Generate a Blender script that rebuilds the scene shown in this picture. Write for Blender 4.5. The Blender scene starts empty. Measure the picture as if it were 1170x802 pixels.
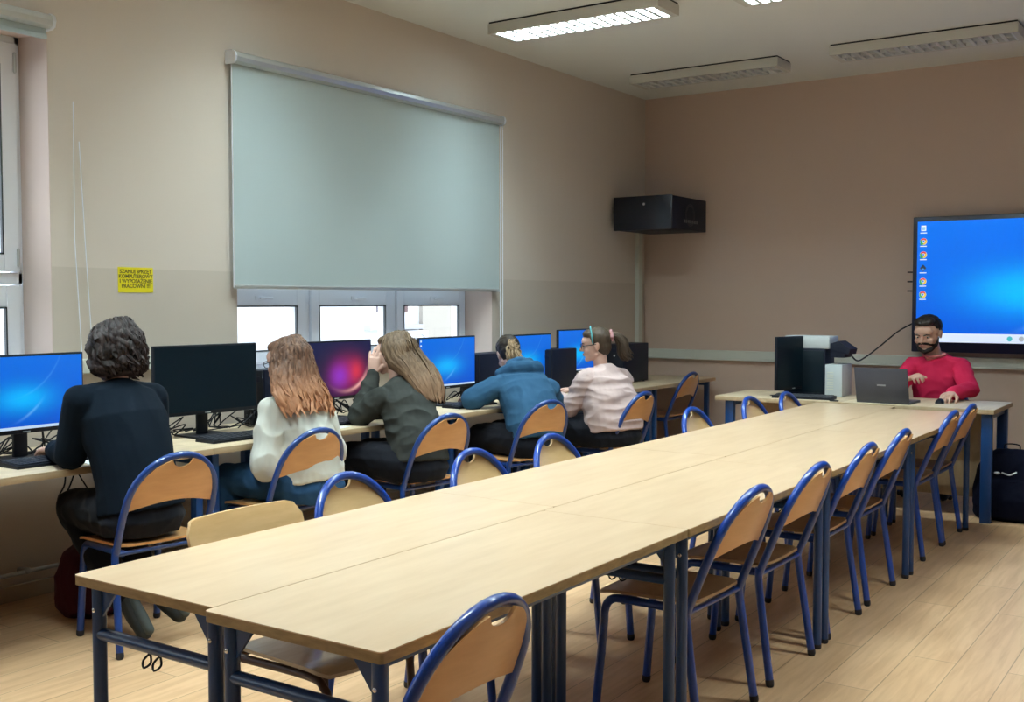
import bpy, bmesh, math, random
from mathutils import Vector, Matrix, noise, Quaternion
random.seed(7)
SC = bpy.context.scene
COL = SC.collection
V = Vector
PI = math.pi

# ------------------------------------------------------------------ camera, world, exposure
cam_d = bpy.data.cameras.new('camera')
cam = bpy.data.objects.new('camera', cam_d)
COL.objects.link(cam)
cam.location = (0, 0, 1.48)
cam.rotation_euler = (math.radians(90 - 2.62), 0, math.radians(34.2))
cam_d.sensor_width = 36.0
cam_d.lens = 1245.0 * 36.0 / 1170.0
cam_d.clip_end = 300
SC.camera = cam
SC.view_settings.view_transform = 'Standard'
SC.view_settings.look = 'None'
SC.view_settings.gamma = 1.0
SC.view_settings.use_curve_mapping = False
SC.view_settings.exposure = 0.14
WORLD_STRENGTH = 4.0
LAMP_POWER = 165.0
world = bpy.data.worlds.new('overcast_sky')
SC.world = world
world.use_nodes = True
wn = world.node_tree.nodes
wn['Background'].inputs[0].default_value = (0.80, 0.91, 1.0, 1)
wn['Background'].inputs[1].default_value = WORLD_STRENGTH

# ------------------------------------------------------------------ materials
MATS = {}
def mat(name, col, rough=0.5, metal=0.0, spec=0.5, coat=0.0, emit=None, es=0.0, bump=None, var=None, sheen=0.0, alpha=None):
    """bump=(scale, strength, distance); var=(scale, amount, (sx,sy,sz)) colour variation"""
    if name in MATS: return MATS[name]
    m = bpy.data.materials.new(name); MATS[name] = m
    m.use_nodes = True
    nt = m.node_tree; b = nt.nodes['Principled BSDF']
    b.inputs['Base Color'].default_value = (*col, 1)
    b.inputs['Roughness'].default_value = rough
    b.inputs['Metallic'].default_value = metal
    b.inputs['Specular IOR Level'].default_value = spec
    b.inputs['Coat Weight'].default_value = coat
    b.inputs['Sheen Weight'].default_value = sheen
    if emit:
        b.inputs['Emission Color'].default_value = (*emit, 1)
        b.inputs['Emission Strength'].default_value = es
    tc = nt.nodes.new('ShaderNodeTexCoord')
    if var:
        mp = nt.nodes.new('ShaderNodeMapping'); mp.inputs['Scale'].default_value = var[2]
        nz = nt.nodes.new('ShaderNodeTexNoise'); nz.inputs['Scale'].default_value = var[0]; nz.inputs['Detail'].default_value = 6
        mx = nt.nodes.new('ShaderNodeMixRGB'); mx.blend_type = 'MULTIPLY'
        cr = nt.nodes.new('ShaderNodeValToRGB')
        lo = 1 - var[1]
        cr.color_ramp.elements[0].position = 0.3; cr.color_ramp.elements[0].color = (lo, lo, lo, 1)
        cr.color_ramp.elements[1].position = 0.7; cr.color_ramp.elements[1].color = (1, 1, 1, 1)
        mx.inputs[0].default_value = 1; mx.inputs[1].default_value = (*col, 1)
        nt.links.new(tc.outputs['Object'], mp.inputs[0]); nt.links.new(mp.outputs[0], nz.inputs['Vector'])
        nt.links.new(nz.outputs['Fac'], cr.inputs[0]); nt.links.new(cr.outputs[0], mx.inputs[2])
        nt.links.new(mx.outputs[0], b.inputs['Base Color'])
    if bump:
        nz = nt.nodes.new('ShaderNodeTexNoise'); nz.inputs['Scale'].default_value = bump[0]; nz.inputs['Detail'].default_value = 4
        bp = nt.nodes.new('ShaderNodeBump'); bp.inputs['Strength'].default_value = bump[1]; bp.inputs['Distance'].default_value = bump[2]
        nt.links.new(tc.outputs['Object'], nz.inputs['Vector']); nt.links.new(nz.outputs['Fac'], bp.inputs['Height'])
        nt.links.new(bp.outputs[0], b.inputs['Normal'])
    return m

def wood(name, c1, c2, rough, scale=(1, 1, 1), coat=0.0, nscale=6.0, spec=0.5):
    """grain runs along the axis with the smallest scale"""
    if name in MATS: return MATS[name]
    m = bpy.data.materials.new(name); MATS[name] = m; m.use_nodes = True
    nt = m.node_tree; b = nt.nodes['Principled BSDF']
    b.inputs['Roughness'].default_value = rough; b.inputs['Coat Weight'].default_value = coat
    b.inputs['Specular IOR Level'].default_value = spec
    tc = nt.nodes.new('ShaderNodeTexCoord'); mp = nt.nodes.new('ShaderNodeMapping'); mp.inputs['Scale'].default_value = scale
    nz = nt.nodes.new('ShaderNodeTexNoise'); nz.inputs['Scale'].default_value = nscale; nz.inputs['Detail'].default_value = 8
    nz.inputs['Roughness'].default_value = 0.6
    cr = nt.nodes.new('ShaderNodeValToRGB')
    cr.color_ramp.elements[0].position = 0.32; cr.color_ramp.elements[0].color = (*c1, 1)
    cr.color_ramp.elements[1].position = 0.68; cr.color_ramp.elements[1].color = (*c2, 1)
    nt.links.new(tc.outputs['Object'], mp.inputs[0]); nt.links.new(mp.outputs[0], nz.inputs['Vector'])
    nt.links.new(nz.outputs['Fac'], cr.inputs[0]); nt.links.new(cr.outputs[0], b.inputs['Base Color'])
    return m

def wall_material(name, lo, up):
    m = bpy.data.materials.new(name); m.use_nodes = True
    nt = m.node_tree; b = nt.nodes['Principled BSDF']; b.inputs['Roughness'].default_value = 0.75
    geo = nt.nodes.new('ShaderNodeNewGeometry'); sep = nt.nodes.new('ShaderNodeSeparateXYZ')
    gt = nt.nodes.new('ShaderNodeMath'); gt.operation = 'GREATER_THAN'; gt.inputs[1].default_value = 1.655
    mx = nt.nodes.new('ShaderNodeMixRGB')
    mx.inputs[1].default_value = (*lo, 1)     # dado below
    mx.inputs[2].default_value = (*up, 1)      # upper wall
    nz = nt.nodes.new('ShaderNodeTexNoise'); nz.inputs['Scale'].default_value = 60; nz.inputs['Detail'].default_value = 3
    bp = nt.nodes.new('ShaderNodeBump'); bp.inputs['Strength'].default_value = 0.08; bp.inputs['Distance'].default_value = 0.004
    nt.links.new(geo.outputs['Position'], sep.inputs[0]); nt.links.new(sep.outputs['Z'], gt.inputs[0])
    nt.links.new(gt.outputs[0], mx.inputs[0]); nt.links.new(mx.outputs[0], b.inputs['Base Color'])
    nt.links.new(geo.outputs['Position'], nz.inputs['Vector']); nt.links.new(nz.outputs['Fac'], bp.inputs['Height']); nt.links.new(bp.outputs[0], b.inputs['Normal'])
    return m

def floor_material():
    m = bpy.data.materials.new('laminate_planks'); m.use_nodes = True
    nt = m.node_tree; b = nt.nodes['Principled BSDF']; b.inputs['Roughness'].default_value = 0.36
    geo = nt.nodes.new('ShaderNodeNewGeometry'); mp = nt.nodes.new('ShaderNodeMapping')
    mp.inputs['Rotation'].default_value = (0, 0, PI / 2)
    br = nt.nodes.new('ShaderNodeTexBrick'); br.inputs['Scale'].default_value = 1.0
    br.inputs['Brick Width'].default_value = 1.38; br.inputs['Row Height'].default_value = 0.193
    br.inputs['Mortar Size'].default_value = 0.0022; br.inputs['Mortar Smooth'].default_value = 0.1
    br.offset = 0.37
    br.inputs['Color1'].default_value = (0.60, 0.375, 0.205, 1); br.inputs['Color2'].default_value = (0.66, 0.425, 0.245, 1)
    br.inputs['Mortar'].default_value = (0.33, 0.21, 0.11, 1)
    mp2 = nt.nodes.new('ShaderNodeMapping'); mp2.inputs['Scale'].default_value = (14, 1.1, 1)
    nz = nt.nodes.new('ShaderNodeTexNoise'); nz.inputs['Scale'].default_value = 2.2; nz.inputs['Detail'].default_value = 9; nz.inputs['Distortion'].default_value = 0.6
    cr = nt.nodes.new('ShaderNodeValToRGB')
    cr.color_ramp.elements[0].position = 0.28; cr.color_ramp.elements[0].color = (0.80, 0.74, 0.68, 1)
    cr.color_ramp.elements[1].position = 0.62; cr.color_ramp.elements[1].color = (1, 1, 1, 1)
    mx = nt.nodes.new('ShaderNodeMixRGB'); mx.blend_type = 'MULTIPLY'; mx.inputs[0].default_value = 1
    L = nt.links.new
    L(geo.outputs['Position'], mp.inputs[0]); L(mp.outputs[0], br.inputs['Vector'])
    L(geo.outputs['Position'], mp2.inputs[0]); L(mp2.outputs[0], nz.inputs['Vector']); L(nz.outputs['Fac'], cr.inputs[0])
    L(br.outputs['Color'], mx.inputs[1]); L(cr.outputs[0], mx.inputs[2]); L(mx.outputs[0], b.inputs['Base Color'])
    return m

def glass_material():
    m = bpy.data.materials.new('window_glass'); m.use_nodes = True
    nt = m.node_tree; nt.nodes.clear()
    out = nt.nodes.new('ShaderNodeOutputMaterial'); tr = nt.nodes.new('ShaderNodeBsdfTransparent'); gl = nt.nodes.new('ShaderNodeBsdfGlossy')
    gl.inputs['Roughness'].default_value = 0.02
    mx = nt.nodes.new('ShaderNodeMixShader'); mx.inputs[0].default_value = 0.06
    nt.links.new(tr.outputs[0], mx.inputs[1]); nt.links.new(gl.outputs[0], mx.inputs[2]); nt.links.new(mx.outputs[0], out.inputs[0])
    return m

def screen_material(name, kind, strength):
    """emissive desktop wallpaper drawn in the screen's own coordinates (x across, z up, both in metres from its centre, scaled by size)"""
    m = bpy.data.materials.new(name); m.use_nodes = True; MATS[name] = m
    nt = m.node_tree; b = nt.nodes['Principled BSDF']
    b.inputs['Base Color'].default_value = (0.01, 0.01, 0.012, 1); b.inputs['Roughness'].default_value = 0.35; b.inputs['Specular IOR Level'].default_value = 0.15
    L = nt.links.new
    uv = nt.nodes.new('ShaderNodeTexCoord'); sep = nt.nodes.new('ShaderNodeSeparateXYZ'); L(uv.outputs['Generated'], sep.inputs[0])
    def math_(op, a, bb=None, c=None):
        n = nt.nodes.new('ShaderNodeMath'); n.operation = op
        for i, v in enumerate((a, bb, c)):
            if v is None: continue
            if isinstance(v, (int, float)): n.inputs[i].default_value = v
            else: L(v, n.inputs[i])
        return n.outputs[0]
    X = sep.outputs['X']; Z = sep.outputs['Z']
    def blob(cx, cz, sx, sz):
        dx = math_('DIVIDE', math_('SUBTRACT', X, cx), sx); dz = math_('DIVIDE', math_('SUBTRACT', Z, cz), sz)
        d2 = math_('ADD', math_('MULTIPLY', dx, dx), math_('MULTIPLY', dz, dz))
        return math_('POWER', 2.718, math_('MULTIPLY', d2, -1.0))
    def mixc(fac, c1, c2):
        n = nt.nodes.new('ShaderNodeMixRGB')
        L(fac, n.inputs[0])
        for i, c in ((1, c1), (2, c2)):
            if isinstance(c, tuple): n.inputs[i].default_value = (*c, 1)
            else: L(c, n.inputs[i])
        return n.outputs[0]
    def arc(cx, cz, r, w, sq=1.0):
        dx = math_('MULTIPLY', math_('SUBTRACT', X, cx), 1.75); dz = math_('MULTIPLY', math_('SUBTRACT', Z, cz), sq)
        d = math_('SQRT', math_('ADD', math_('MULTIPLY', dx, dx), math_('MULTIPLY', dz, dz)))
        e = math_('DIVIDE', math_('SUBTRACT', d, r), w)
        return math_('POWER', 2.718, math_('MULTIPLY', math_('MULTIPLY', e, e), -1.0))
    if kind == 'blue':
        c = mixc(Z, (0.0, 0.085, 0.60), (0.0, 0.15, 0.74))
        c = mixc(blob(0.48, 0.42, 0.24, 0.18), c, (0.0, 0.45, 0.95))
        a1 = math_('MULTIPLY', arc(0.30, 1.35, 0.95, 0.012), math_('MULTIPLY', blob(0.75, 0.7, 0.3, 0.35), 0.15))
        a2 = math_('MULTIPLY', arc(0.2, 1.0, 0.98, 0.018), math_('MULTIPLY', blob(0.62, 0.16, 0.14, 0.16), 0.45))
        c = mixc(a1, c, (0.25, 0.65, 1.0)); c = mixc(a2, c, (0.3, 0.7, 1.0))
    else:
        c = mixc(Z, (0.012, 0.006, 0.03), (0.008, 0.012, 0.06))
        c = mixc(blob(0.66, 0.42, 0.22, 0.30), c, (0.36, 0.012, 0.10))
        c = mixc(blob(0.78, 0.45, 0.09, 0.18), c, (0.62, 0.03, 0.06))
        c = mixc(blob(0.54, 0.38, 0.12, 0.20), c, (0.26, 0.03, 0.50))
        a1 = math_('MULTIPLY', arc(0.62, 0.70, 0.62, 0.035, 1.0), math_('MULTIPLY', blob(0.8, 0.22, 0.22, 0.25), 0.8))
        c = mixc(a1, c, (0.9, 0.45, 0.4))
    L(c, b.inputs['Emission Color']); b.inputs['Emission Strength'].default_value = strength
    return m

M_WALL = wall_material('painted_plaster', (0.575, 0.50, 0.43), (0.645, 0.565, 0.495)); M_WALLB = wall_material('dim_light_plaster', (0.60, 0.455, 0.375), (0.595, 0.45, 0.375)); M_FLOOR = floor_material(); M_GLASS = glass_material()  # back-wall plaster carries the far end's dimmer, warmer light in its colour
M_CEIL = mat('ceiling_paint', (0.74, 0.75, 0.73), 0.85, bump=(40, 0.05, 0.003))
M_REVEAL = mat('reveal_paint', (0.62, 0.50, 0.45), 0.7)
M_PVC = mat('white_pvc', (0.82, 0.85, 0.92), 0.3)
M_GASKET = mat('dark_gasket', (0.03, 0.035, 0.04), 0.5)
M_TRUNK = mat('cable_trunking', (0.62, 0.64, 0.58), 0.45)
M_BLUE = mat('blue_enamel', (0.005, 0.058, 0.38), 0.28, coat=0.4, var=(3, 0.35, (1, 1, 1)))
M_NAVY = mat('navy_enamel', (0.010, 0.055, 0.27), 0.32, coat=0.3, var=(3, 0.3, (1, 1, 1)))
M_TABLELEG = mat('dark_blue_enamel', (0.006, 0.045, 0.165), 0.35, coat=0.2)
M_BROWN = mat('brown_enamel', (0.055, 0.025, 0.018), 0.4)
M_TIP = mat('rubber_tip', (0.012, 0.012, 0.02), 0.6)
M_TABLE = wood('birch_laminate', (0.62, 0.425, 0.262), (0.71, 0.515, 0.34), 0.28, (5, 0.7, 3), coat=0.15, nscale=3)
M_EDGE = wood('beech_edge', (0.26, 0.17, 0.075), (0.42, 0.29, 0.14), 0.5, (3, 3, 12))
M_DESK = wood('oak_laminate', (0.53, 0.41, 0.27), (0.67, 0.54, 0.37), 0.42, (6, 0.8, 3), nscale=3)
M_DESKEDGE = wood('oak_edge', (0.40, 0.29, 0.17), (0.52, 0.39, 0.24), 0.5, (6, 0.8, 3), nscale=3)
M_PLY = wood('orange_plywood', (0.60, 0.30, 0.11), (0.72, 0.385, 0.16), 0.33, (1.2, 5, 8), coat=0.25, nscale=2.5)
M_PLY2 = wood('pale_plywood', (0.58, 0.36, 0.155), (0.71, 0.47, 0.235), 0.4, (1.2, 5, 8), coat=0.2, nscale=2.5)
M_BLACK = mat('black_plastic', (0.007, 0.009, 0.015), 0.5, spec=0.25)
M_BLACKG = mat('black_screen', (0.003, 0.009, 0.015), 0.4, spec=0.15)
M_CASE = mat('computer_case', (0.005, 0.008, 0.022), 0.5, spec=0.25)
M_METAL = mat('chrome', (0.75, 0.76, 0.78), 0.2, metal=1)
M_ALU = mat('aluminium', (0.60, 0.63, 0.64), 0.35, metal=0.7)
M_LAMPBOX = mat('white_sheet_steel', (0.60, 0.585, 0.54), 0.5)
M_LOUVRE = mat('louvre_aluminium', (0.72, 0.74, 0.74), 0.35, metal=0.2)
M_SKIN = mat('skin', (0.60, 0.36, 0.27), 0.5, spec=0.4, bump=(90, 0.05, 0.001))
M_SKINP = mat('fair_skin', (0.66, 0.41, 0.33), 0.5, spec=0.4, bump=(90, 0.05, 0.001))
M_LIP = mat('lips', (0.42, 0.16, 0.14), 0.45)
M_EYEW = mat('eye_white', (0.7, 0.68, 0.66), 0.3)
M_EYED = mat('eye_dark', (0.02, 0.012, 0.01), 0.2)

# ------------------------------------------------------------------ mesh builder
class MB:
    def __init__(s): s.bm = bmesh.new(); s.mi = 0; s.mats = []
    def m(s, material):
        if material not in s.mats: s.mats.append(material)
        s.mi = s.mats.index(material); return s
    def _f(s, vs):
        try:
            f = s.bm.faces.new(vs); f.material_index = s.mi; return f
        except ValueError: return None
    def box(s, a, b, bev=0.0, M=None, seg=2):
        t = bmesh.new(); bmesh.ops.create_cube(t, size=1)
        a = V(a); b = V(b); c = (a + b) / 2; d = b - a
        bmesh.ops.scale(t, vec=[abs(x) for x in d], verts=t.verts); bmesh.ops.translate(t, vec=c, verts=t.verts)
        if bev: bmesh.ops.bevel(t, geom=t.edges[:], offset=bev, segments=seg, affect='EDGES', profile=0.5)
        s.add(t, M); return s
    def add(s, t, M=None):
        if M is not None: bmesh.ops.transform(t, matrix=M, verts=t.verts)
        vm = {}
        for v in t.verts: vm[v] = s.bm.verts.new(v.co)
        for f in t.faces: s._f([vm[v] for v in f.verts])
        t.free(); return s
    def rings(s, rings, closed=False, caps=True):
        R = [[s.bm.verts.new(p) for p in r] for r in rings]
        n = len(R[0])
        rng = range(len(R) if closed else len(R) - 1)
        for i in rng:
            A = R[i]; B = R[(i + 1) % len(R)]
            for k in range(n): s._f([A[k], A[(k + 1) % n], B[(k + 1) % n], B[k]])
        if caps and not closed:
            s._f(R[0][::-1]); s._f(R[-1])
        return s
    def tube(s, pts, r, n=10, closed=False, flat=None):
        pts = [V(p) for p in pts]; N = len(pts)
        rs = r if isinstance(r, (list, tuple)) else [r] * N
        rings = []; prev = None
        for i, p in enumerate(pts):
            if closed: t = pts[(i + 1) % N] - pts[i - 1]
            else: t = pts[min(i + 1, N - 1)] - pts[max(i - 1, 0)]
            t.normalize()
            if prev is None:
                a = V((0, 0, 1)) if abs(t.z) < 0.9 else V((1, 0, 0))
                u = (a - t * a.dot(t)).normalized()
            else:
                u = prev - t * prev.dot(t)
                if u.length < 1e-6: u = t.orthogonal()
                u.normalize()
            prev = u; w = t.cross(u)
            k2 = flat if flat else 1.0
            rings.append([p + (u * math.cos(2 * PI * k / n) * k2 + w * math.sin(2 * PI * k / n)) * rs[i] for k in range(n)])
        return s.rings(rings, closed)
    def ell(s, c, r, rot=None, seg=16, M=None):
        t = bmesh.new(); bmesh.ops.create_uvsphere(t, u_segments=seg, v_segments=max(6, seg // 2 + 2), radius=1)
        mm = Matrix.Diagonal((*(r if hasattr(r, "__len__") else (r, r, r)), 1))
        if rot is not None: mm = rot.to_4x4() @ mm
        mm = Matrix.Translation(V(c)) @ mm
        if M is not None: mm = M @ mm
        s.add(t, mm); return s
    def cyl(s, a, b, r, n=16, r2=None):
        a = V(a); b = V(b); return s.tube([a, b], [r, r if r2 is None else r2], n)
    def cap(s, a, b, r0, r1=None, n=12):
        """rounded tapered capsule"""
        a = V(a); b = V(b); r1 = r0 if r1 is None else r1
        d = b - a; L = d.length; d = d / L if L > 1e-6 else V((0, 0, 1))
        pts = []; rs = []
        for k in range(4):
            an = PI / 2 * (1 - (k + 0.5) / 4); pts.append(a - d * r0 * math.sin(an)); rs.append(max(r0 * math.cos(an), 1e-4))
        m = max(2, int(L / 0.04))
        for k in range(m + 1):
            f = k / m; pts.append(a + d * L * f); rs.append(r0 + (r1 - r0) * f)
        for k in range(4):
            an = PI / 2 * ((k + 0.5) / 4); pts.append(b + d * r1 * math.sin(an)); rs.append(max(r1 * math.cos(an), 1e-4))
        return s.tube(pts, rs, n)
    def limb(s, pts, rs, n=12):
        for i in range(len(pts) - 1): s.cap(pts[i], pts[i + 1], rs[i], rs[i + 1], n)
        return s
    def loft(s, secs, lat, n=24, pw=2.3):
        """secs: (centre, half width, half depth); lat: lateral axis or list of them"""
        N = len(secs); rings = []
        cs = [V(c[0]) for c in secs]
        for i, (c, rx, ry) in enumerate(secs):
            t = (cs[min(i + 1, N - 1)] - cs[max(i - 1, 0)]).normalized()
            l = V(lat[i]) if isinstance(lat, list) else V(lat)
            l = (l - t * l.dot(t)).normalized(); d = t.cross(l)
            ring = []
            for k in range(n):
                a = 2 * PI * k / n; ca = math.cos(a); sa = math.sin(a)
                e = 2.0 / pw
                ring.append(V(c) + l * rx * math.copysign(abs(ca) ** e, ca) + d * ry * math.copysign(abs(sa) ** e, sa))
            rings.append(ring)
        return s.rings(rings)
    def prism(s, outline, y0, y1, M=None, bev=0):
        """outline of (x,z) points extruded from y0 to y1"""
        t = bmesh.new()
        a = [t.verts.new((x, y0, z)) for x, z in outline]; b = [t.verts.new((x, y1, z)) for x, z in outline]
        n = len(a); t.faces.new(a); t.faces.new(b[::-1])
        for k in range(n): t.faces.new([a[(k + 1) % n], a[k], b[k], b[(k + 1) % n]])
        bmesh.ops.recalc_face_normals(t, faces=t.faces)
        bmesh.ops.triangulate(t, faces=[f for f in t.faces if len(f.verts) > 4])
        s.add(t, M); return s
    def mesh(s, name, smooth=True, angle=40):
        bmesh.ops.recalc_face_normals(s.bm, faces=s.bm.faces)
        me = bpy.data.meshes.new(name); s.bm.to_mesh(me); s.bm.free()
        for m_ in s.mats: me.materials.append(m_)
        if smooth:
            for p in me.polygons: p.use_smooth = True
            me.set_sharp_from_angle(angle=math.radians(angle))
        return me
    def build(s, name, material=None, parent=None, smooth=True, angle=40):
        if material and not s.mats: s.mats = [material]
        o = bpy.data.objects.new(name, s.mesh(name, smooth, angle)); COL.objects.link(o)
        if parent: o.parent = parent
        return o

def tag(o, label=None, cat=None, group=None, kind=None):
    if label: o['label'] = label
    if cat: o['category'] = cat
    if group: o['group'] = group
    if kind: o['kind'] = kind
    return o
def thing(name, label, cat, loc=(0, 0, 0), rz=0.0, group=None):
    o = bpy.data.objects.new(name, None); COL.objects.link(o); o.empty_display_size = 0.1
    o.location = loc; o.rotation_euler = (0, 0, rz)
    return tag(o, label, cat, group)
def kids(o): return [c for c in COL.objects if c.parent == o]
def dup(o, loc=None, rz=None, label=None, parent=None, group=None):
    c = o.copy(); COL.objects.link(c); c.parent = parent
    if loc is not None: c.location = loc
    if rz is not None: c.rotation_euler = (0, 0, rz)
    if label: c['label'] = label
    if group: c['group'] = group
    for ch in kids(o): dup(ch, parent=c)
    return c
def arc_pts(f, n): return [f(i / n) for i in range(n + 1)]
def smooth_path(pts, sub=6):
    pts = [V(p) for p in pts]; out = []
    for i in range(len(pts) - 1):
        p0 = pts[max(i - 1, 0)]; p1 = pts[i]; p2 = pts[i + 1]; p3 = pts[min(i + 2, len(pts) - 1)]
        for k in range(sub):
            t = k / sub
            out.append(0.5 * ((2 * p1) + (p2 - p0) * t + (2 * p0 - 5 * p1 + 4 * p2 - p3) * t * t + (3 * p1 - p0 - 3 * p2 + p3) * t ** 3))
    out.append(pts[-1]); return out

# ------------------------------------------------------------------ room shell
XL, XR, YF, YB, ZC = -5.03, 2.3, -2.6, 9.75, 3.47
def struct(name, mb, m_, smooth=False): return tag(mb.build(name, m_, smooth=smooth), kind='structure')
WINS = [(-2.2, 0.0), (1.0, 3.26), (4.47, 7.12)]
WZ0, WZ1 = 1.04, 2.82
WT = 0.32
struct('floor', MB().box((XL - WT, YF - 0.2, -0.12), (XR + 0.2, YB + 0.2, 0)), M_FLOOR)
struct('ceiling', MB().box((XL - WT, YF - 0.2, ZC), (XR + 0.2, YB + 0.2, ZC + 0.15)), M_CEIL)
wl = MB()
wl.box((XL - WT, YF - 0.2, 0), (XL, YB + 0.2, WZ0)); wl.box((XL - WT, YF - 0.2, WZ1), (XL, YB + 0.2, ZC))
ys = [YF - 0.2] + [y for w in WINS for y in w] + [YB + 0.2]
for i in range(0, len(ys), 2): wl.box((XL - WT, ys[i], WZ0), (XL, ys[i + 1], WZ1))
struct('wall_left', wl, M_WALL)
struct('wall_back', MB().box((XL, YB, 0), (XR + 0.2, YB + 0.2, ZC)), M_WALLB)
struct('wall_right', MB().box((XR, YF, 0), (XR + 0.2, YB, ZC)), M_WALL)
struct('wall_front', MB().box((XL, YF - 0.2, 0), (XR + 0.2, YF, ZC)), M_WALL)
struct('baseboard_left', MB().box((XL, YF, 0), (XL + 0.015, YB, 0.08), 0.004), mat('skirting', (0.42, 0.33, 0.22), 0.5))
struct('baseboard_back', MB().box((XL, YB - 0.015, 0), (XR, YB, 0.08), 0.004), MATS['skirting'])

# windows: plastic frames with lower tilt sashes and tall upper sashes
def window(n, y0, y1, div, o0, o1):
    root = bpy.data.objects.new('window_%d' % n, None); COL.objects.link(root); tag(root, kind='structure')
    xo = XL - 0.20; fx0, fx1 = xo - 0.06, xo + 0.01
    fr = MB(); w = (y1 - y0) / div
    fr.box((fx0, y0, WZ0), (fx1, y1, WZ0 + 0.04)); fr.box((fx0, y0, WZ1 - 0.04), (fx1, y1, WZ1))
    zt = 1.565
    fr.box((fx0, y0, zt), (fx1, y1, zt + 0.06), 0.004)
    for k in range(div + 1):
        yy = y0 + w * k; yy0 = max(y0, yy - 0.022); yy1 = min(y1, yy + 0.022)
        fr.box((fx0, yy0, WZ0), (fx1, yy1, WZ1))
    fr.build('window_frame', M_PVC, root, smooth=False)
    for k in range(div):
        a = y0 + w * k + 0.026; b = y0 + w * (k + 1) - 0.026
        for z0, z1, low in ((WZ0 + 0.045, zt - 0.005, True), (zt + 0.065, WZ1 - 0.045, False)):
            s = MB(); t = 0.085 if not low else 0.075
            tt = 0.11
            s.box((xo - 0.05, a, z0), (xo + 0.03, a + t, z1), 0.004); s.box((xo - 0.05, b - t, z0), (xo + 0.03, b, z1), 0.004)
            s.box((xo - 0.05, a + t, z0), (xo + 0.03, b - t, z0 + t), 0.004); s.box((xo - 0.05, a + t, z1 - tt), (xo + 0.03, b - t, z1), 0.004)
            so = s.build('sash', M_PVC, root, smooth=False)
            g = MB()
            for (p, q) in (((a + t, z0 + t), (a + t + 0.008, z1 - tt)), ((b - t - 0.008, z0 + t), (b - t, z1 - tt)), ((a + t, z0 + t), (b - t, z0 + t + 0.008)), ((a + t, z1 - tt - 0.008), (b - t, z1 - tt))):
                g.box((xo + 0.012, p[0], p[1]), (xo + 0.031, q[0], q[1]))
            g.build('gasket', M_GASKET, so, smooth=False)
            MB().box((xo - 0.012, a + t, z0 + t), (xo - 0.004, b - t, z1 - tt)).build('pane', M_GLASS, so, smooth=False)
            if low:
                h = MB(); yc = (a + b) / 2
                h.box((xo + 0.03, yc - 0.03, z1 - 0.075), (xo + 0.038, yc + 0.03, z1 - 0.045), 0.003)
                h.cap((xo + 0.05, yc, z1 - 0.06), (xo + 0.05, yc + 0.1, z1 - 0.062), 0.009, 0.008)
                h.build('handle', M_PVC, so)
            else:
                h = MB()
                h.cap((xo + 0.036, b - 0.012, z0 + 0.03), (xo + 0.036, b - 0.012, z0 + 0.11), 0.008); h.cap((xo + 0.036, b - 0.012, z1 - 0.14), (xo + 0.036, b - 0.012, z1 - 0.05), 0.008)
                h.build('hinge', M_ALU, so)
    MB().box((XL - 0.2, o0, WZ0 - 0.03), (XL + 0.05, o1, WZ0 + 0.004), 0.006).build('window_sill', M_PVC, root, smooth=False)
    r = MB(); q = V((0, 0, 0))
    r.rings([[V((XL - 0.0005, o1 + 0.0005, z)), V((XL - 0.31, o1 + 0.0005, z)), V((XL - 0.31, y1, z)), V((XL - 0.2, y1, z)), V((XL - 0.0005, o1 - 0.004, z))] for z in (WZ0, WZ1)])
    r.box((XL - 0.199, o0 - 0.0005, WZ0), (XL - 0.0005, o0 + 0.006, WZ1)); r.box((XL - 0.199, o0, WZ1 - 0.006), (XL - 0.0005, o1, WZ1 + 0.0005))
    r.build('reveal', M_REVEAL, root, smooth=False)
window(1, 1.0, 3.22, 2, 1.0, 3.26)
window(2, 4.36, 7.01, 3, 4.47, 7.12)
window(3, -2.2, 0.0, 2, -2.2, 0.0)

# trim: cable trunking along the walls, heating pipe
struct('trim_1', MB().box((XL, 3.30, 1.105), (XL + 0.045, 4.34, 1.18), 0.005), M_TRUNK)
struct('trim_2', MB().box((XL + 0.045, YB - 0.045, 0.93), (XR, YB, 1.01), 0.005).box((XL + 0.045, YB - 0.05, 0.918), (XR, YB, 0.93)), M_TRUNK)
struct('trim_3', MB().box((XL, 9.55, 1.0), (XL + 0.045, 9.63, 2.16), 0.005), M_TRUNK)
struct('trim_4', MB().box((XL, 7.2, 0.93), (XL + 0.045, YB, 1.01), 0.005), M_TRUNK)
pp = MB(); pp.tube([(XL + 0.07, YF + 0.3, 0.15), (XL + 0.07, YB - 0.3, 0.15)], 0.011, 10)
for yy in (0.5, 2.0, 3.05, 4.6, 6.2, 8.0): pp.cap((XL + 0.005, yy, 0.15), (XL + 0.075, yy, 0.155), 0.014, 0.017)
struct('trim_5', pp, mat('pipe_paint', (0.40, 0.42, 0.42), 0.4), smooth=True)

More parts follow.
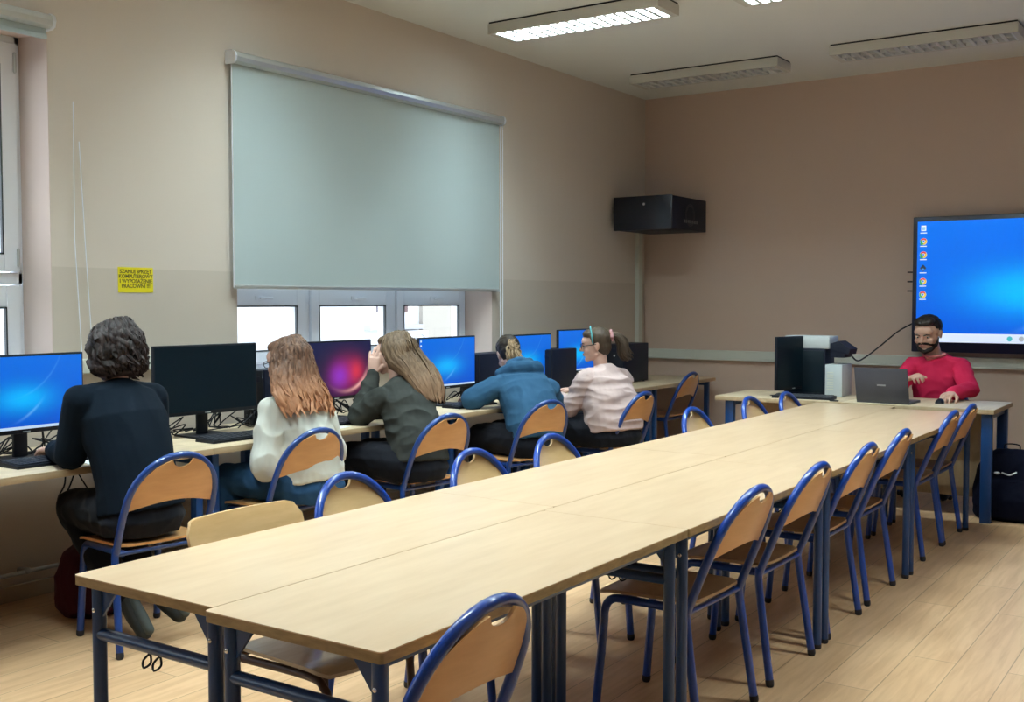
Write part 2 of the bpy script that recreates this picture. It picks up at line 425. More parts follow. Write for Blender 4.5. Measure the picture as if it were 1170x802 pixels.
# ------------------------------------------------------------------ roller blinds
M_BLIND = bpy.data.materials.new('blind_fabric'); M_BLIND.use_nodes = True
_b = M_BLIND.node_tree.nodes['Principled BSDF']
_b.inputs['Base Color'].default_value = (0.50, 0.585, 0.60, 1); _b.inputs['Roughness'].default_value = 0.7
_t = M_BLIND.node_tree.nodes.new('ShaderNodeBsdfTranslucent'); _t.inputs['Color'].default_value = (0.50, 0.62, 0.62, 1)
_m = M_BLIND.node_tree.nodes.new('ShaderNodeMixShader'); _m.inputs[0].default_value = 0.14
M_BLIND.node_tree.links.new(_b.outputs[0], _m.inputs[1]); M_BLIND.node_tree.links.new(_t.outputs[0], _m.inputs[2])
M_BLIND.node_tree.links.new(_m.outputs[0], M_BLIND.node_tree.nodes['Material Output'].inputs[0])
def blind(label, y0, y1, ztop, zbot, cords, barm=None):
    r = thing('roller_blind', label, 'blind', (XL, (y0 + y1) / 2, ztop))
    def L(x, y, z): return (x - XL, y - (y0 + y1) / 2, z - ztop)
    xc = XL + 0.055
    prof = [(0.0, 0.0), (0.055, 0.0), (0.078, -0.012), (0.086, -0.035), (0.078, -0.06), (0.055, -0.07), (0.0, -0.07)]
    c = MB()
    c.rings([[V(L(XL + 0.004 + px_, yy, ztop + pz)) for px_, pz in prof] for yy in (y0 + 0.012, y1 - 0.012)])
    c.build('cassette', M_ALU, r, angle=20)
    prof2 = [(0.0, 0.004), (0.06, 0.004), (0.085, -0.01), (0.094, -0.035), (0.085, -0.065), (0.06, -0.076), (0.0, -0.076)]
    for a, b in ((y0, y0 + 0.014), (y1 - 0.014, y1)): MB().rings([[V(L(XL + 0.002 + px_, yy, ztop + pz)) for px_, pz in prof2] for yy in (a, b)]).build('end_cap', M_PVC, r, angle=20)
    f = MB(); n = 40; rows = 16
    rr = []
    for j in range(rows + 1):
        z = ztop - 0.05 + (zbot - ztop + 0.05) * j / rows
        rr.append([V(L(xc - 0.012 + 0.0035 * math.sin(k / n * 9) * (j / rows), y0 + 0.02 + (y1 - y0 - 0.045) * k / n, z)) for k in range(n + 1)])
    vs = [[f.bm.verts.new(p) for p in row] for row in rr]
    vb = [[f.bm.verts.new(p - V((0.0012, 0, 0))) for p in row] for row in rr]
    for j in range(rows):
        for k in range(n):
            f._f([vs[j][k], vs[j][k + 1], vs[j + 1][k + 1], vs[j + 1][k]]); f._f([vb[j][k], vb[j + 1][k], vb[j + 1][k + 1], vb[j][k + 1]])
    f.build('blind_fabric', M_BLIND, r)
    MB().box(L(xc - 0.022, y0 + 0.018, zbot - 0.012), L(xc - 0.004, y1 - 0.022, zbot + 0.012), 0.004).build('bottom_bar', barm or M_ALU, r)
    for yc, zlo in cords:
        MB().tube([L(xc + 0.0, yc, ztop - 0.03), L(xc + 0.0, yc, zlo)], 0.0035, 6).build('pull_cord', M_PVC, r)
blind('pale grey-green roller blind pulled down over the three-sash window', 4.40, 7.18, 2.945, 1.565, [(4.402, 1.56), (7.19, 0.98), (7.155, 1.0)])
blind('rolled-up roller blind above the tall window at the left edge', 0.9, 3.25, 2.90, 2.79, [], M_BLIND)
cd = thing('cord_loop', 'two thin white blind cords hanging down the wall beside the left window', 'cord', (XL + 0.012, 3.42, 2.6))
MB().tube([(0, -0.03, -0.1), (0, -0.035, -0.8), (0, 0.0, -1.5)], 0.0026, 6).build('cord', M_PVC, cd)
MB().tube([(0, 0.0, -0.3), (0, 0.03, -0.9), (0, 0.065, -1.5)], 0.0026, 6).build('cord', M_PVC, cd)

# ------------------------------------------------------------------ ceiling luminaires
def louvre_lamp(label, cx, cy, on, grp='louvred ceiling lamps'):
    r = thing('ceiling_lamp', label, 'ceiling lamp', (cx, cy, ZC), 0, grp)
    hx, hy, h = 0.675, 0.155, 0.085
    b = MB()
    b.box((-hx + 0.04, -hy, -h), (hx - 0.04, -hy + 0.016, -0.016)); b.box((-hx + 0.04, hy - 0.016, -h), (hx - 0.04, hy, -0.016))
    b.box((-hx, -hy, -h), (-hx + 0.04, hy, -0.016)); b.box((hx - 0.04, -hy, -h), (hx, hy, -0.016))
    b.box((-hx + 0.001, -hy + 0.001, -0.020), (hx - 0.001, hy - 0.001, -0.0125))
    b.build('housing', M_LAMPBOX, r)
    MB().box((-hx + 0.006, -hy + 0.006, -0.0125), (hx - 0.006, hy - 0.006, 0)).build('mounting_gap', M_BLACK, r)
    l = MB(); nc = 17; x0 = -hx + 0.042; x1 = hx - 0.042
    for k in range(nc + 1):
        x = x0 + (x1 - x0) * k / nc
        l.prism([(-0.013, -h + 0.002), (0.013, -h + 0.002), (0.003, -h + 0.050), (-0.003, -h + 0.050)], -hy + 0.017, hy - 0.017, Matrix.Translation((x, 0, 0)))
    l.box((x0, -0.009, -h + 0.002), (x1, 0.009, -h + 0.050))
    for sy in (-1, 1): l.box((x0, sy * (hy - 0.02) - 0.003, -h + 0.001), (x1, sy * (hy - 0.02) + 0.003, -h + 0.050))
    l.build('louvre', M_LOUVRE, r, smooth=False)
    for sy in (-1, 1):
        me = mat('lit_tube', (0.9, 0.9, 0.9), 0.4, emit=(0.80, 0.95, 1.0), es=9.0) if on else mat('unlit_tube', (0.85, 0.84, 0.80), 0.4)
        MB().cyl((x0, sy * 0.072, -0.034), (x1, sy * 0.072, -0.034), 0.013, 12).build('fluorescent_tube', me, r)
    if on:
        ld = bpy.data.lights.new('tube_light', 'AREA'); ld.shape = 'RECTANGLE'; ld.size = 1.2; ld.size_y = 0.2
        ld.energy = LAMP_POWER; ld.color = (0.78, 0.97, 1.0)
        lo = bpy.data.objects.new('tube_light', ld); COL.objects.link(lo); lo.parent = r; lo.location = (0, 0, -0.024)
    return r
louvre_lamp('lit louvred fluorescent ceiling lamp nearest the blinded window', -3.90, 6.58, True)
louvre_lamp('unlit louvred ceiling lamp in the far corner above the black wall cabinet', -3.91, 8.74, False)
louvre_lamp('unlit louvred ceiling lamp at the right edge before the big screen', -2.10, 8.62, False)
louvre_lamp('lit louvred ceiling lamp only just showing at the top edge', -2.10, 6.62, True)
for cx, cy in ((-3.9, 4.42), (-2.1, 4.42), (-3.9, 2.2), (-2.1, 2.2), (-0.3, 4.42)):
    louvre_lamp('lit louvred ceiling lamp outside the picture above the room', cx, cy, True)

# ------------------------------------------------------------------ tables in the middle
def school_table(label, x0, y0, L, W=0.5485, H=0.76, name='classroom_table', grp='tables pushed together in the middle', legs=M_TABLELEG):
    r = thing(name, label, 'table', (x0 + W / 2, y0 + L / 2, 0), 0, grp)
    a, b = W / 2 - 0.0008, L / 2 - 0.001
    # rounded-corner top
    def outline(a, b, rad):
        pts = []
        for sx, sy, st in ((1, 1, 0), (-1, 1, 90), (-1, -1, 180), (1, -1, 270)):
            for k in range(5):
                an = math.radians(st + k * 22.5); pts.append((sx * (a - rad) + rad * math.cos(an), sy * (b - rad) + rad * math.sin(an)))
        return pts
    o = outline(a, b, 0.012)
    MB().rings([[V((x, y, z)) for x, y in o] for z in (H - 0.003, H)]).build('tabletop', M_TABLE, r, angle=20)
    MB().rings([[V((x, y, z)) for x, y in o] for z in (H - 0.026, H - 0.003)]).build('table_edge', M_EDGE, r, angle=20)
    lx, ly = a - 0.045, b - 0.045
    for sy in (-1, 1):
        for sx in (-1, 1):
            g = MB(); g.tube([(sx * lx, sy * ly, 0.012), (sx * lx, sy * ly, H - 0.03)], 0.0185, 14)
            g.prism([(0, H - 0.027), (-0.085, H - 0.027), (-0.02, H - 0.11), (0, H - 0.13)], -0.004, 0.004, Matrix.Translation((sx * lx, sy * ly, 0)) @ Matrix.Rotation(0 if sx > 0 else PI, 4, 'Z'))
            lg = g.build('leg', legs, r)
            t = MB(); t.cap((sx * lx, sy * ly, 0.009), (sx * lx, sy * ly, 0.016), 0.0193, 0.0193); t.build('rubber_foot', M_TIP, lg)
            bl = MB(); bl.ell((sx * lx - sx * 0.0, sy * (ly + 0.018), H - 0.095), (0.006, 0.003, 0.006)); bl.build('bolt', M_METAL, lg)
        MB().tube([(-lx, sy * ly, 0.60), (lx, sy * ly, 0.60)], 0.0165, 12).build('crossbar', legs, r)
    MB().box((-lx, -0.012 - ly + 0.02, H - 0.058), (-lx + 0.025, ly - 0.008, H - 0.027), 0.003).build('side_rail', legs, r)
    MB().box((lx - 0.025, -0.012 - ly + 0.02, H - 0.058), (lx, ly - 0.008, H - 0.027), 0.003).build('side_rail', legs, r)
    h = MB()
    for k in (-0.02, 0.02): h.tube(smooth_path([(k, -ly, 0.585), (k - 0.015, -ly - 0.01, 0.565), (k, -ly - 0.02, 0.552), (k + 0.015, -ly - 0.01, 0.565), (k, -ly, 0.585)], 4), 0.003, 6)
    h.build('bag_hook', M_BLACK, r)
    return r
YL = [1.70, 3.22, 4.72, 6.27, 7.62]
YR = [1.67, 3.14, 4.57, 6.00, 7.47]
wh = ['nearest the camera', 'second from the camera', 'third from the camera', 'farthest, touching the teacher desk']
for i in range(4):
    school_table('birch table in the window-side row, %s' % wh[i], -2.555, YL[i], YL[i + 1] - YL[i])
for i in range(4):
    school_table('birch table in the aisle-side row, %s' % wh[i], -2.005, YR[i], YR[i + 1] - YR[i])

# ------------------------------------------------------------------ chairs
def chair_proto(frame, ply, label, name='school_chair', sply=None):
    r = thing(name, label, 'chair')
    tr = 0.0155
    def hoop(t):      # t 0..1 from left bend to right bend
        pass
    pts = []
    zb, yb, za, ya = 0.43, -0.17, 0.838, -0.335
    def yz(z): return yb + (ya - yb) * (z - zb) / (za - zb)
    ra = 0.205; zc = za - ra
    for z in (0.43, 0.47, 0.53, 0.59): pts.append((-ra - 0.004 + 0.0 * z, yz(z), z))
    for k in range(19):
        an = PI - PI * k / 18; z = zc + ra * math.sin(an); pts.append((ra * math.cos(an), yz(z), z))
    for z in (0.59, 0.53, 0.47, 0.43): pts.append((ra + 0.004, yz(z), z))
    MB().tube(pts, tr, 12).build('back_frame', frame, r)
    # backrest: fills the arch, finger hole at the top, lower edge arched
    b = MB(); n = 64; top = []; low = []
    ri = ra - tr * 0.7
    for k in range(n + 1):
        x = -ri + 2 * ri * k / n
        zt = zc + math.sqrt(max(ri * ri - x * x, 0))
        zl = 0.612 + 0.032 * math.cos(x / ri * PI / 2)
        zt = max(zt, zl + 0.004)
        if abs(x) < 0.045: zt -= 0.038 * math.sqrt(max(0, 1 - (x / 0.045) ** 2))
        top.append((x, zt)); low.append((x, zl))
    def bulge(x): return -0.028 * math.cos(x / ri * PI / 2)
    m = 6; rf = []; rb = []
    for j in range(m + 1):
        rf.append([b.bm.verts.new((x, yz(zl + (zt - zl) * j / m) + bulge(x) + 0.005, zl + (zt - zl) * j / m)) for (x, zt), (_, zl) in zip(top, low)])
        rb.append([b.bm.verts.new((x, yz(zl + (zt - zl) * j / m) + bulge(x) - 0.005, zl + (zt - zl) * j / m)) for (x, zt), (_, zl) in zip(top, low)])
    for j in range(m):
        for k in range(n):
            b._f([rf[j][k], rf[j][k + 1], rf[j + 1][k + 1], rf[j + 1][k]]); b._f([rb[j][k], rb[j + 1][k], rb[j + 1][k + 1], rb[j][k + 1]])
    for k in range(n):
        b._f([rf[0][k], rb[0][k], rb[0][k + 1], rf[0][k + 1]]); b._f([rf[m][k], rf[m][k + 1], rb[m][k + 1], rb[m][k]])
    for j in range(m):
        b._f([rf[j][0], rf[j + 1][0], rb[j + 1][0], rb[j][0]]); b._f([rf[j][n], rb[j][n], rb[j + 1][n], rf[j + 1][n]])
    b.build('backrest', ply, r, angle=50)
    seat(sply or ply, r)
    legs(frame, r, ra, yb, zb, tr)
    return r
def seat(ply, r, z0=0.452):
    s = MB(); nx, ny = 14, 14; up = []; dn = []
    for j in range(ny + 1):
        v = -0.185 + 0.395 * j / ny; ru = []; rd = []
        f = j / ny
        hw = 0.205 - 0.018 * (1 - f) - 0.02 * max(0, (f - 0.85) / 0.15) ** 2 - 0.03 * max(0, (0.1 - f) / 0.1) ** 2
        for k in range(nx + 1):
            u = -1 + 2 * k / nx
            z = z0 + 0.004 * u * u - 0.012 * max(0, (f - 0.75) / 0.25) ** 2 + 0.006 * (1 - f)
            yy = v - 0.02 * u * u * max(0, (f - .8) / .2)
            ru.append(s.bm.verts.new((hw * u, yy, z))); rd.append(s.bm.verts.new((hw * u, yy, z - 0.011)))
        up.append(ru); dn.append(rd)
    for j in range(ny):
        for k in range(nx):
            s._f([up[j][k], up[j][k + 1], up[j + 1][k + 1], up[j + 1][k]]); s._f([dn[j][k], dn[j + 1][k], dn[j + 1][k + 1], dn[j][k + 1]])
        s._f([up[j][0], up[j + 1][0], dn[j + 1][0], dn[j][0]]); s._f([up[j][nx], dn[j][nx], dn[j + 1][nx], up[j + 1][nx]])
    for k in range(nx):
        s._f([up[0][k], dn[0][k], dn[0][k + 1], up[0][k + 1]]); s._f([up[ny][k], up[ny][k + 1], dn[ny][k + 1], dn[ny][k]])
    s.build('seat', ply, r, angle=50)
def legs(frame, r, ra, yb, zb, tr):
    for sx in (-1, 1):
        p = smooth_path([(sx * (ra + 0.004), yb, zb + 0.02), (sx * (ra + 0.006), yb + 0.002, zb - 0.02), (sx * (ra + 0.010), yb - 0.008, zb - 0.10), (sx * (ra + 0.022), yb - 0.055, 0.012)], 5)
        lg = MB().tube(p, tr, 12).build('leg', frame, r)
        e = V(p[-1]); MB().cap(e + V((0, 0, -0.001)), e + V((0, 0.001, 0.009)), tr * 1.08, tr * 1.08).build('rubber_tip', M_TIP, lg)
        x = sx * 0.178
        p = smooth_path([(x, yb + 0.0, 0.424), (x, 0.08, 0.424), (x, 0.145, 0.415), (x, 0.172, 0.375), (x + sx * 0.002, 0.178, 0.30), (x + sx * 0.008, 0.205, 0.012)], 5)
        lg = MB().tube(p, tr, 12).build('leg', frame, r)
        e = V(p[-1]); MB().cap(e + V((0, 0, -0.001)), e + V((0, -0.001, 0.009)), tr * 1.08, tr * 1.08).build('rubber_tip', M_TIP, lg)
    MB().tube([(-ra - 0.004, yb, 0.424), (ra + 0.004, yb, 0.424)], 0.010, 10).build('seat_frame', frame, r)
    MB().tube([(-0.178, 0.10, 0.424), (0.178, 0.10, 0.424)], 0.010, 10).build('seat_frame', frame, r)

M_SEAT = wood('shaded_seat_plywood', (0.30, 0.16, 0.08), (0.40, 0.235, 0.125), 0.4, (1.2, 5, 8), coat=0.1, nscale=2.5)  # aisle-side seats: shade under the tables put into the plywood colour
CH_R = chair_proto(M_BLUE, M_PLY, '', sply=M_SEAT)
CH_D = chair_proto(M_NAVY, M_PLY, '')
CH_P = chair_proto(M_BLUE, M_PLY2, '')
used = set()
def put_chair(proto, x, y, face_deg, label, group):
    """face_deg: direction the sitter looks, degrees from world +Y counter-clockwise"""
    rz = math.radians(face_deg)
    if proto not in used:
        used.add(proto); proto.location = (x, y, 0); proto.rotation_euler = (0, 0, rz); proto['label'] = label; proto['group'] = group; return proto
    return dup(proto, (x, y, 0), rz, label, group=group)
G1 = 'chairs along the aisle side of the tables'; G2 = 'chairs along the window side of the tables'; G3 = 'chairs at the computer desks'
right = [(1.885, -1.66, 90, 'nearest chair on the aisle side, cut by the bottom edge'),
         (3.56, -1.72, 88, 'second from the camera on the aisle side, by the first table joint'),
         (4.20, -1.72, 89, 'third chair from the camera on the aisle side'),
         (4.90, -1.73, 90, 'fourth and middle chair of the seven on the aisle side'),
         (5.53, -1.74, 90, 'fifth chair from the camera on the aisle side'),
         (6.63, -1.745, 90, 'second farthest chair on the aisle side, after a wider gap'),
         (7.12, -1.745, 90, 'farthest chair on the aisle side, next to the teacher desk')]
for y, x, a, l in right: put_chair(CH_R, x, y, a, 'blue-framed plywood chair, ' + l, G1)
left = [(2.955, 'left of the first table joint'), (3.74, 'just past the first table joint'), (4.37, 'behind the girl in the white jacket, third of its kind'),
        (5.95, 'before the last two, by the far end of the computer desks'), (6.85, 'second farthest, before the teacher desk leg'), (7.34, 'farthest, in front of the teacher monitor')]
lab2 = ['rounded blue-framed chair tucked under the window side, nearest one with a finger hole', 'rounded blue-framed chair on the window side at the joint of the first two tables',
        'rounded blue-framed chair on the window side, in front of the student in the blue hoodie', 'rounded blue-framed chair on the window side, in front of the far empty desk end',
        'rounded blue-framed chair on the window side, before the teacher desk legs', 'rounded blue-framed chair on the window side, under the teacher monitor']
for (y, _), l in zip(left, lab2): put_chair(CH_P, -2.42 if y < 7.2 else -2.35, y, -90, l, G2)
stud = [(-4.03, 3.02, 82, 'dark-blue-framed chair under the student in black'),
        (-4.17, 3.96, 86, 'dark-blue-framed chair under the student in the white jacket'),
        (-4.05, 4.90, 82, 'dark-blue-framed chair under the student in the grey sweatshirt'),
        (-4.03, 5.97, 76, 'dark-blue-framed chair under the student in the blue hoodie'),
        (-3.84, 6.83, 88, 'dark-blue-framed chair under the student in the pale pink top'),
        (-4.46, 8.95, 90, 'empty blue-framed chair at the far end of the computer desks'),
        (-4.02, 1.97, 90, 'blue-framed chair at the desk, only its tube showing at the left edge')]
for x, y, a, l in stud: put_chair(CH_D, x, y, a, l, G3)
put_chair(CH_D, -2.02, 8.72, 180, 'chair the man in red sits on behind the teacher desk', 'teacher chair')

# plain plywood chair with brown frame
r = thing('plywood_chair', 'brown-framed chair with a wide plain plywood back at the near left table', 'chair', (-2.28, 2.36, 0), math.radians(-90))
b = MB(); n = 20; rf = []; rb = []
W_, z0_, z1_ = 0.235, 0.64, 0.82
def zrng(x):
    e = max(0, (abs(x) - (W_ - 0.05)) / 0.05); d = 0.045 * (1 - math.sqrt(max(0, 1 - e * e))); return z0_ + d * 0.7, z1_ - d
for j in range(5):
    a_ = []; c_ = []
    for k in range(n + 1):
        x = -W_ + 2 * W_ * k / n; lo, hi = zrng(x); z = lo + (hi - lo) * j / 4; y = -0.22 - (z - 0.45) * 0.36 - 0.03 * math.cos(x / W_ * PI / 2)
        a_.append(b.bm.verts.new((x, y + 0.006, z))); c_.append(b.bm.verts.new((x, y - 0.006, z)))
    rf.append(a_); rb.append(c_)
for j in range(4):
    for k in range(n):
        b._f([rf[j][k], rf[j][k + 1], rf[j + 1][k + 1], rf[j + 1][k]]); b._f([rb[j][k], rb[j + 1][k], rb[j + 1][k + 1], rb[j][k + 1]])
    b._f([rf[j][0], rf[j + 1][0], rb[j + 1][0], rb[j][0]]); b._f([rf[j][n], rb[j][n], rb[j + 1][n], rf[j + 1][n]])
for k in range(n):
    b._f([rf[0][k], rb[0][k], rb[0][k + 1], rf[0][k + 1]]); b._f([rf[4][k], rf[4][k + 1], rb[4][k + 1], rb[4][k]])
b.build('backrest', M_PLY2, r, angle=50)
seat(wood('worn_seat_plywood', (0.40, 0.30, 0.22), (0.5, 0.4, 0.3), 0.25, (1.2, 5, 8), coat=0.5), r)
for sx in (-1, 1):
    lg = MB().tube([(sx * 0.205, -0.20, 0.012), (sx * 0.20, -0.205, 0.45), (sx * 0.19, -0.275, 0.63), (sx * 0.19, -0.315, 0.74)], 0.0125, 12).build('leg', M_BROWN, r)
    MB().cap((sx * 0.205, -0.20, 0.011), (sx * 0.205, -0.20, 0.03), 0.0145).build('rubber_tip', M_TIP, lg)
    lg = MB().tube(smooth_path([(sx * 0.18, -0.20, 0.425), (sx * 0.18, 0.1, 0.425), (sx * 0.18, 0.165, 0.40), (sx * 0.18, 0.18, 0.34), (sx * 0.185, 0.195, 0.012)], 5), 0.0125, 12).build('leg', M_BROWN, r)
    MB().cap((sx * 0.185, 0.195, 0.011), (sx * 0.185, 0.195, 0.03), 0.0145).build('rubber_tip', M_TIP, lg)
MB().tube([(-0.2, -0.2, 0.425), (0.2, -0.2, 0.425)], 0.01).build('seat_frame', M_BROWN, r)
MB().tube([(-0.18, 0.1, 0.425), (0.18, 0.1, 0.425)], 0.01).build('seat_frame', M_BROWN, r)

# ------------------------------------------------------------------ computer desks along the window wall
DX0, DX1 = -4.97, -4.19
def desk(label, y0, y1, x0=DX0, x1=DX1, H=0.76, panel=True, m_=M_DESK, grp='computer desks in a row', name='computer_desk', front='x'):
    r = thing(name, label, 'desk', ((x0 + x1) / 2, (y0 + y1) / 2, 0), 0, grp)
    a, b = (x1 - x0) / 2 - 0.001, (y1 - y0) / 2 - 0.001
    MB().box((-a, -b, H - 0.004), (a, b, H), 0.001).build('desktop', m_, r)
    MB().box((-a, -b, H - 0.032), (a, b, H - 0.004), 0.002).build('desk_edge', M_DESKEDGE, r)
    ends = ((-1, 'y'), (1, 'y'))
    for s in (-1, 1):
        if front == 'x':
            yy = s * (b - 0.05)
            for xx in (-a + 0.08, a - 0.07):
                MB().box((xx - 0.022, yy - 0.022, 0.0), (xx + 0.022, yy + 0.022, H - 0.032), 0.005).build('leg', M_TABLELEG, r)
            MB().box((-a + 0.1, yy - 0.015, H - 0.075), (a - 0.09, yy + 0.015, H - 0.033), 0.003).build('crossbar', M_TABLELEG, r)
        else:
            xx = s * (a - 0.05 if s > 0 else a - 0.10)
            for yy in (-b + 0.06, b - 0.08):
                MB().box((xx - 0.035, yy - 0.022, 0.0), (xx + 0.035, yy + 0.022, H - 0.032), 0.005).build('leg', M_TABLELEG, r)
            MB().box((xx - 0.015, -b + 0.08, H - 0.075), (xx + 0.015, b - 0.1, H - 0.033), 0.003).build('crossbar', M_TABLELEG, r)
    if panel:
        if front == 'x': MB().box((-a + 0.12, -b + 0.07, 0.36), (-a + 0.135, b - 0.07, H - 0.04), 0.002).build('modesty_panel', M_DESKEDGE, r)
        else: MB().box((-a + 0.10, b - 0.22, 0.10), (a - 0.09, b - 0.205, H - 0.04), 0.002).build('modesty_panel', M_DESKEDGE, r)
    return r
dl = ['oak-topped desk at the left edge holding the nearest blue monitor', 'oak-topped desk between the student in black and the white jacket',
      'oak-topped desk under the purple-red monitor', 'oak-topped desk under the blue monitor before the hoodie',
      'oak-topped desk where the student in pale pink sits', 'oak-topped desk under the farthest blue monitor', 'oak-topped desk end with the last black computer box']
dys = [1.16, 2.36, 3.57, 4.45, 5.50, 6.38, 7.35, 8.40, 9.60]
desk('oak-topped desk outside the frame at the near left corner', dys[0], dys[1], panel=False)
for i in range(1, 8): desk(dl[i - 1], dys[i], dys[i + 1], panel=False)
desk('left half of the teacher desk under the monitor and printer', 7.68, 8.36, -3.36, -2.40, grp='teacher desks', name='teacher_desk', front='y', H=0.765)
desk('right half of the teacher desk under the laptop and mouse', 7.68, 8.36, -2.40, -1.39, grp='teacher desks', name='teacher_desk', front='y', H=0.765)

# ------------------------------------------------------------------ monitors
SCR_BLUE = screen_material('blue_desktop_wallpaper', 'blue', 0.95)
SCR_RED = screen_material('purple_red_wallpaper', 'red', 0.95)
M_BAR = mat('taskbar_glow', (0.02, 0.02, 0.02), 0.4, emit=(0.50, 0.66, 0.85), es=0.9)
M_ICON = mat('icon_glow', (0.02, 0.02, 0.02), 0.4, emit=(0.75, 0.85, 0.95), es=0.9)
def monitor(label, x, y, rz, screen, w=0.60, h=0.345, top=1.24, bar=True, icons=0, tilt=0):
    """faces local -Y; rz turns it"""
    r = thing('monitor', label, 'monitor', (x, y, 0.76), rz, 'desktop monitors')
    T = top - 0.76
    MB().box((-w / 2, 0.0, T - h), (w / 2, 0.022, T), 0.004).box((-w / 2 + 0.06, 0.02, T - h + 0.04), (w / 2 - 0.06, 0.045, T - 0.05), 0.012).build('casing', M_BLACK, r)
    s = MB().box((-w / 2 + 0.009, -0.0015, T - h + 0.020), (w / 2 - 0.009, 0.002, T - 0.010)).build('screen', screen, r, smooth=False)
    MB().box((-0.018, -0.002, T - h + 0.006), (0.018, 0.0, T - h + 0.011)).build('badge', M_ALU, r, smooth=False)
    if screen is not M_BLACKG and bar:
        MB().box((-w / 2 + 0.009, -0.0025, T - h + 0.020), (w / 2 - 0.009, -0.0015, T - h + 0.033)).build('taskbar', M_BAR, s, smooth=False)
        for k in range(icons): MB().box((-w / 2 + 0.018, -0.0025, T - 0.032 - 0.03 * k), (-w / 2 + 0.03, -0.0015, T - 0.020 - 0.03 * k)).build('desktop_icon', M_ICON, s, smooth=False)
    MB().box((-0.035, 0.045, 0.01), (0.035, 0.062, T - 0.10), 0.004).box((-0.04, 0.03, T - h / 2 - 0.05), (0.04, 0.058, T - h / 2 + 0.05), 0.004).build('stand_column', M_BLACK, r)
    MB().prism([(-0.12, -0.10), (0.12, -0.10), (0.12, 0.10), (-0.12, 0.10)], 0, 0.010, Matrix(((1, 0, 0, 0), (0, 0, 1, 0.03), (0, 1, 0, 0), (0, 0, 0, 1)))).build('stand_foot', M_BLACK, r, smooth=False)
    return r
# rz=+90: local -Y -> world +X
R90 = math.radians(90)
def fix_stand(o): return o
monitor('monitor with a blue desktop at the left edge, in front of the student in black', -4.60, 2.84, R90 + 0.02, SCR_BLUE, 0.60, 0.36, 1.24)
monitor('switched-off black monitor between the student in black and the white jacket', -4.60, 3.88, R90 - 0.07, M_BLACKG, 0.655, 0.37, 1.25)
monitor('monitor with a purple and red wallpaper', -4.60, 4.87, R90, SCR_RED, 0.635, 0.36, 1.24, bar=False)
monitor('monitor with a blue desktop between the grey sweatshirt and the blue hoodie', -4.60, 5.98, R90, SCR_BLUE, 0.64, 0.36, 1.235, icons=5)
monitor('monitor with a blue desktop showing above the blue hoodie', -4.60, 6.99, R90, SCR_BLUE, 0.66, 0.36, 1.225)
monitor('monitor with a blue desktop partly hidden by the student in pale pink', -4.60, 7.75, R90, SCR_BLUE, 0.64, 0.36, 1.25)
monitor('dark monitor seen side-on on the left half of the teacher desk', -2.86, 8.0, R90 - 0.22, M_BLACKG, 0.46, 0.40, 1.215)

# computer towers
def tower(label, x, y, rz, w=0.17, d=0.40, h=0.34):
    r = thing('computer_tower', label, 'computer', (x, y, 0.76), rz, 'black computer towers on the desks')
    MB().box((-w / 2, -d / 2, 0.008), (w / 2, d / 2, h), 0.006).build('case', M_CASE, r)
    f = MB().box((-w / 2 + 0.006, -d / 2 - 0.012, 0.012), (w / 2 - 0.006, -d / 2 + 0.001, h - 0.004), 0.006).build('front_panel', M_BLACK, r)
    MB().box((-0.06, -d / 2 - 0.014, h - 0.07), (0.06, -d / 2 - 0.011, h - 0.04), 0.001).build('drive_slot', M_CASE, f)
    MB().cyl((0, -d / 2 - 0.015, h - 0.10), (0, -d / 2 - 0.010, h - 0.10), 0.009, 14).build('power_button', M_ALU, f)
    for sx in (-1, 1):
        for sy in (-1, 1): MB().cyl((sx * (w / 2 - 0.03), sy * (d / 2 - 0.04), 0), (sx * (w / 2 - 0.03), sy * (d / 2 - 0.04), 0.01), 0.012, 10).build('foot', M_TIP, r)
    return r
tower('black computer tower beside the blue hoodie, right of the fourth monitor', -4.66, 6.52, 0.0, 0.18, 0.40)
tower('black computer tower between the blue hoodie and the pale pink top', -4.62, 7.42, 0.0, 0.18, 0.0 + 0.36)
tower('black computer tower standing last in the row, by the back wall', -4.60, 8.60, 0.0, 0.18, 0.46, 0.345)
tower('black computer tower half hidden behind the white jacket', -4.72, 4.50, 0.0, 0.17, 0.36, 0.33)

# keyboards and mice
def keyboard(label, x, y, rz, z=0.76):
    r = thing('keyboard', label, 'keyboard', (x, y, z), rz, 'keyboards')
    b = MB(); b.rings([[V((sx, yy, zz)) for yy, zz in ((-0.075, 0), (-0.075, 0.012), (0.07, 0.024), (0.075, 0.0))] for sx in (-0.22, 0.22)]); b.build('keyboard_body', M_BLACK, r, smooth=False)
    k = MB()
    for j in range(5):
        for i in range(15):
            x0 = -0.208 + i * 0.0278; y0 = -0.062 + j * 0.026; zz = 0.013 + (y0 + 0.075) * 0.083
            if j == 0 and 4 <= i <= 9:
                if i == 4: k.box((x0, y0, zz), (x0 + 0.16, y0 + 0.022, zz + 0.006), 0.0015)
                continue
            k.box((x0, y0, zz), (x0 + 0.024, y0 + 0.022, zz + 0.006), 0.0015)
    k.build('keys', mat('key_plastic', (0.03, 0.034, 0.045), 0.4), r, smooth=False)
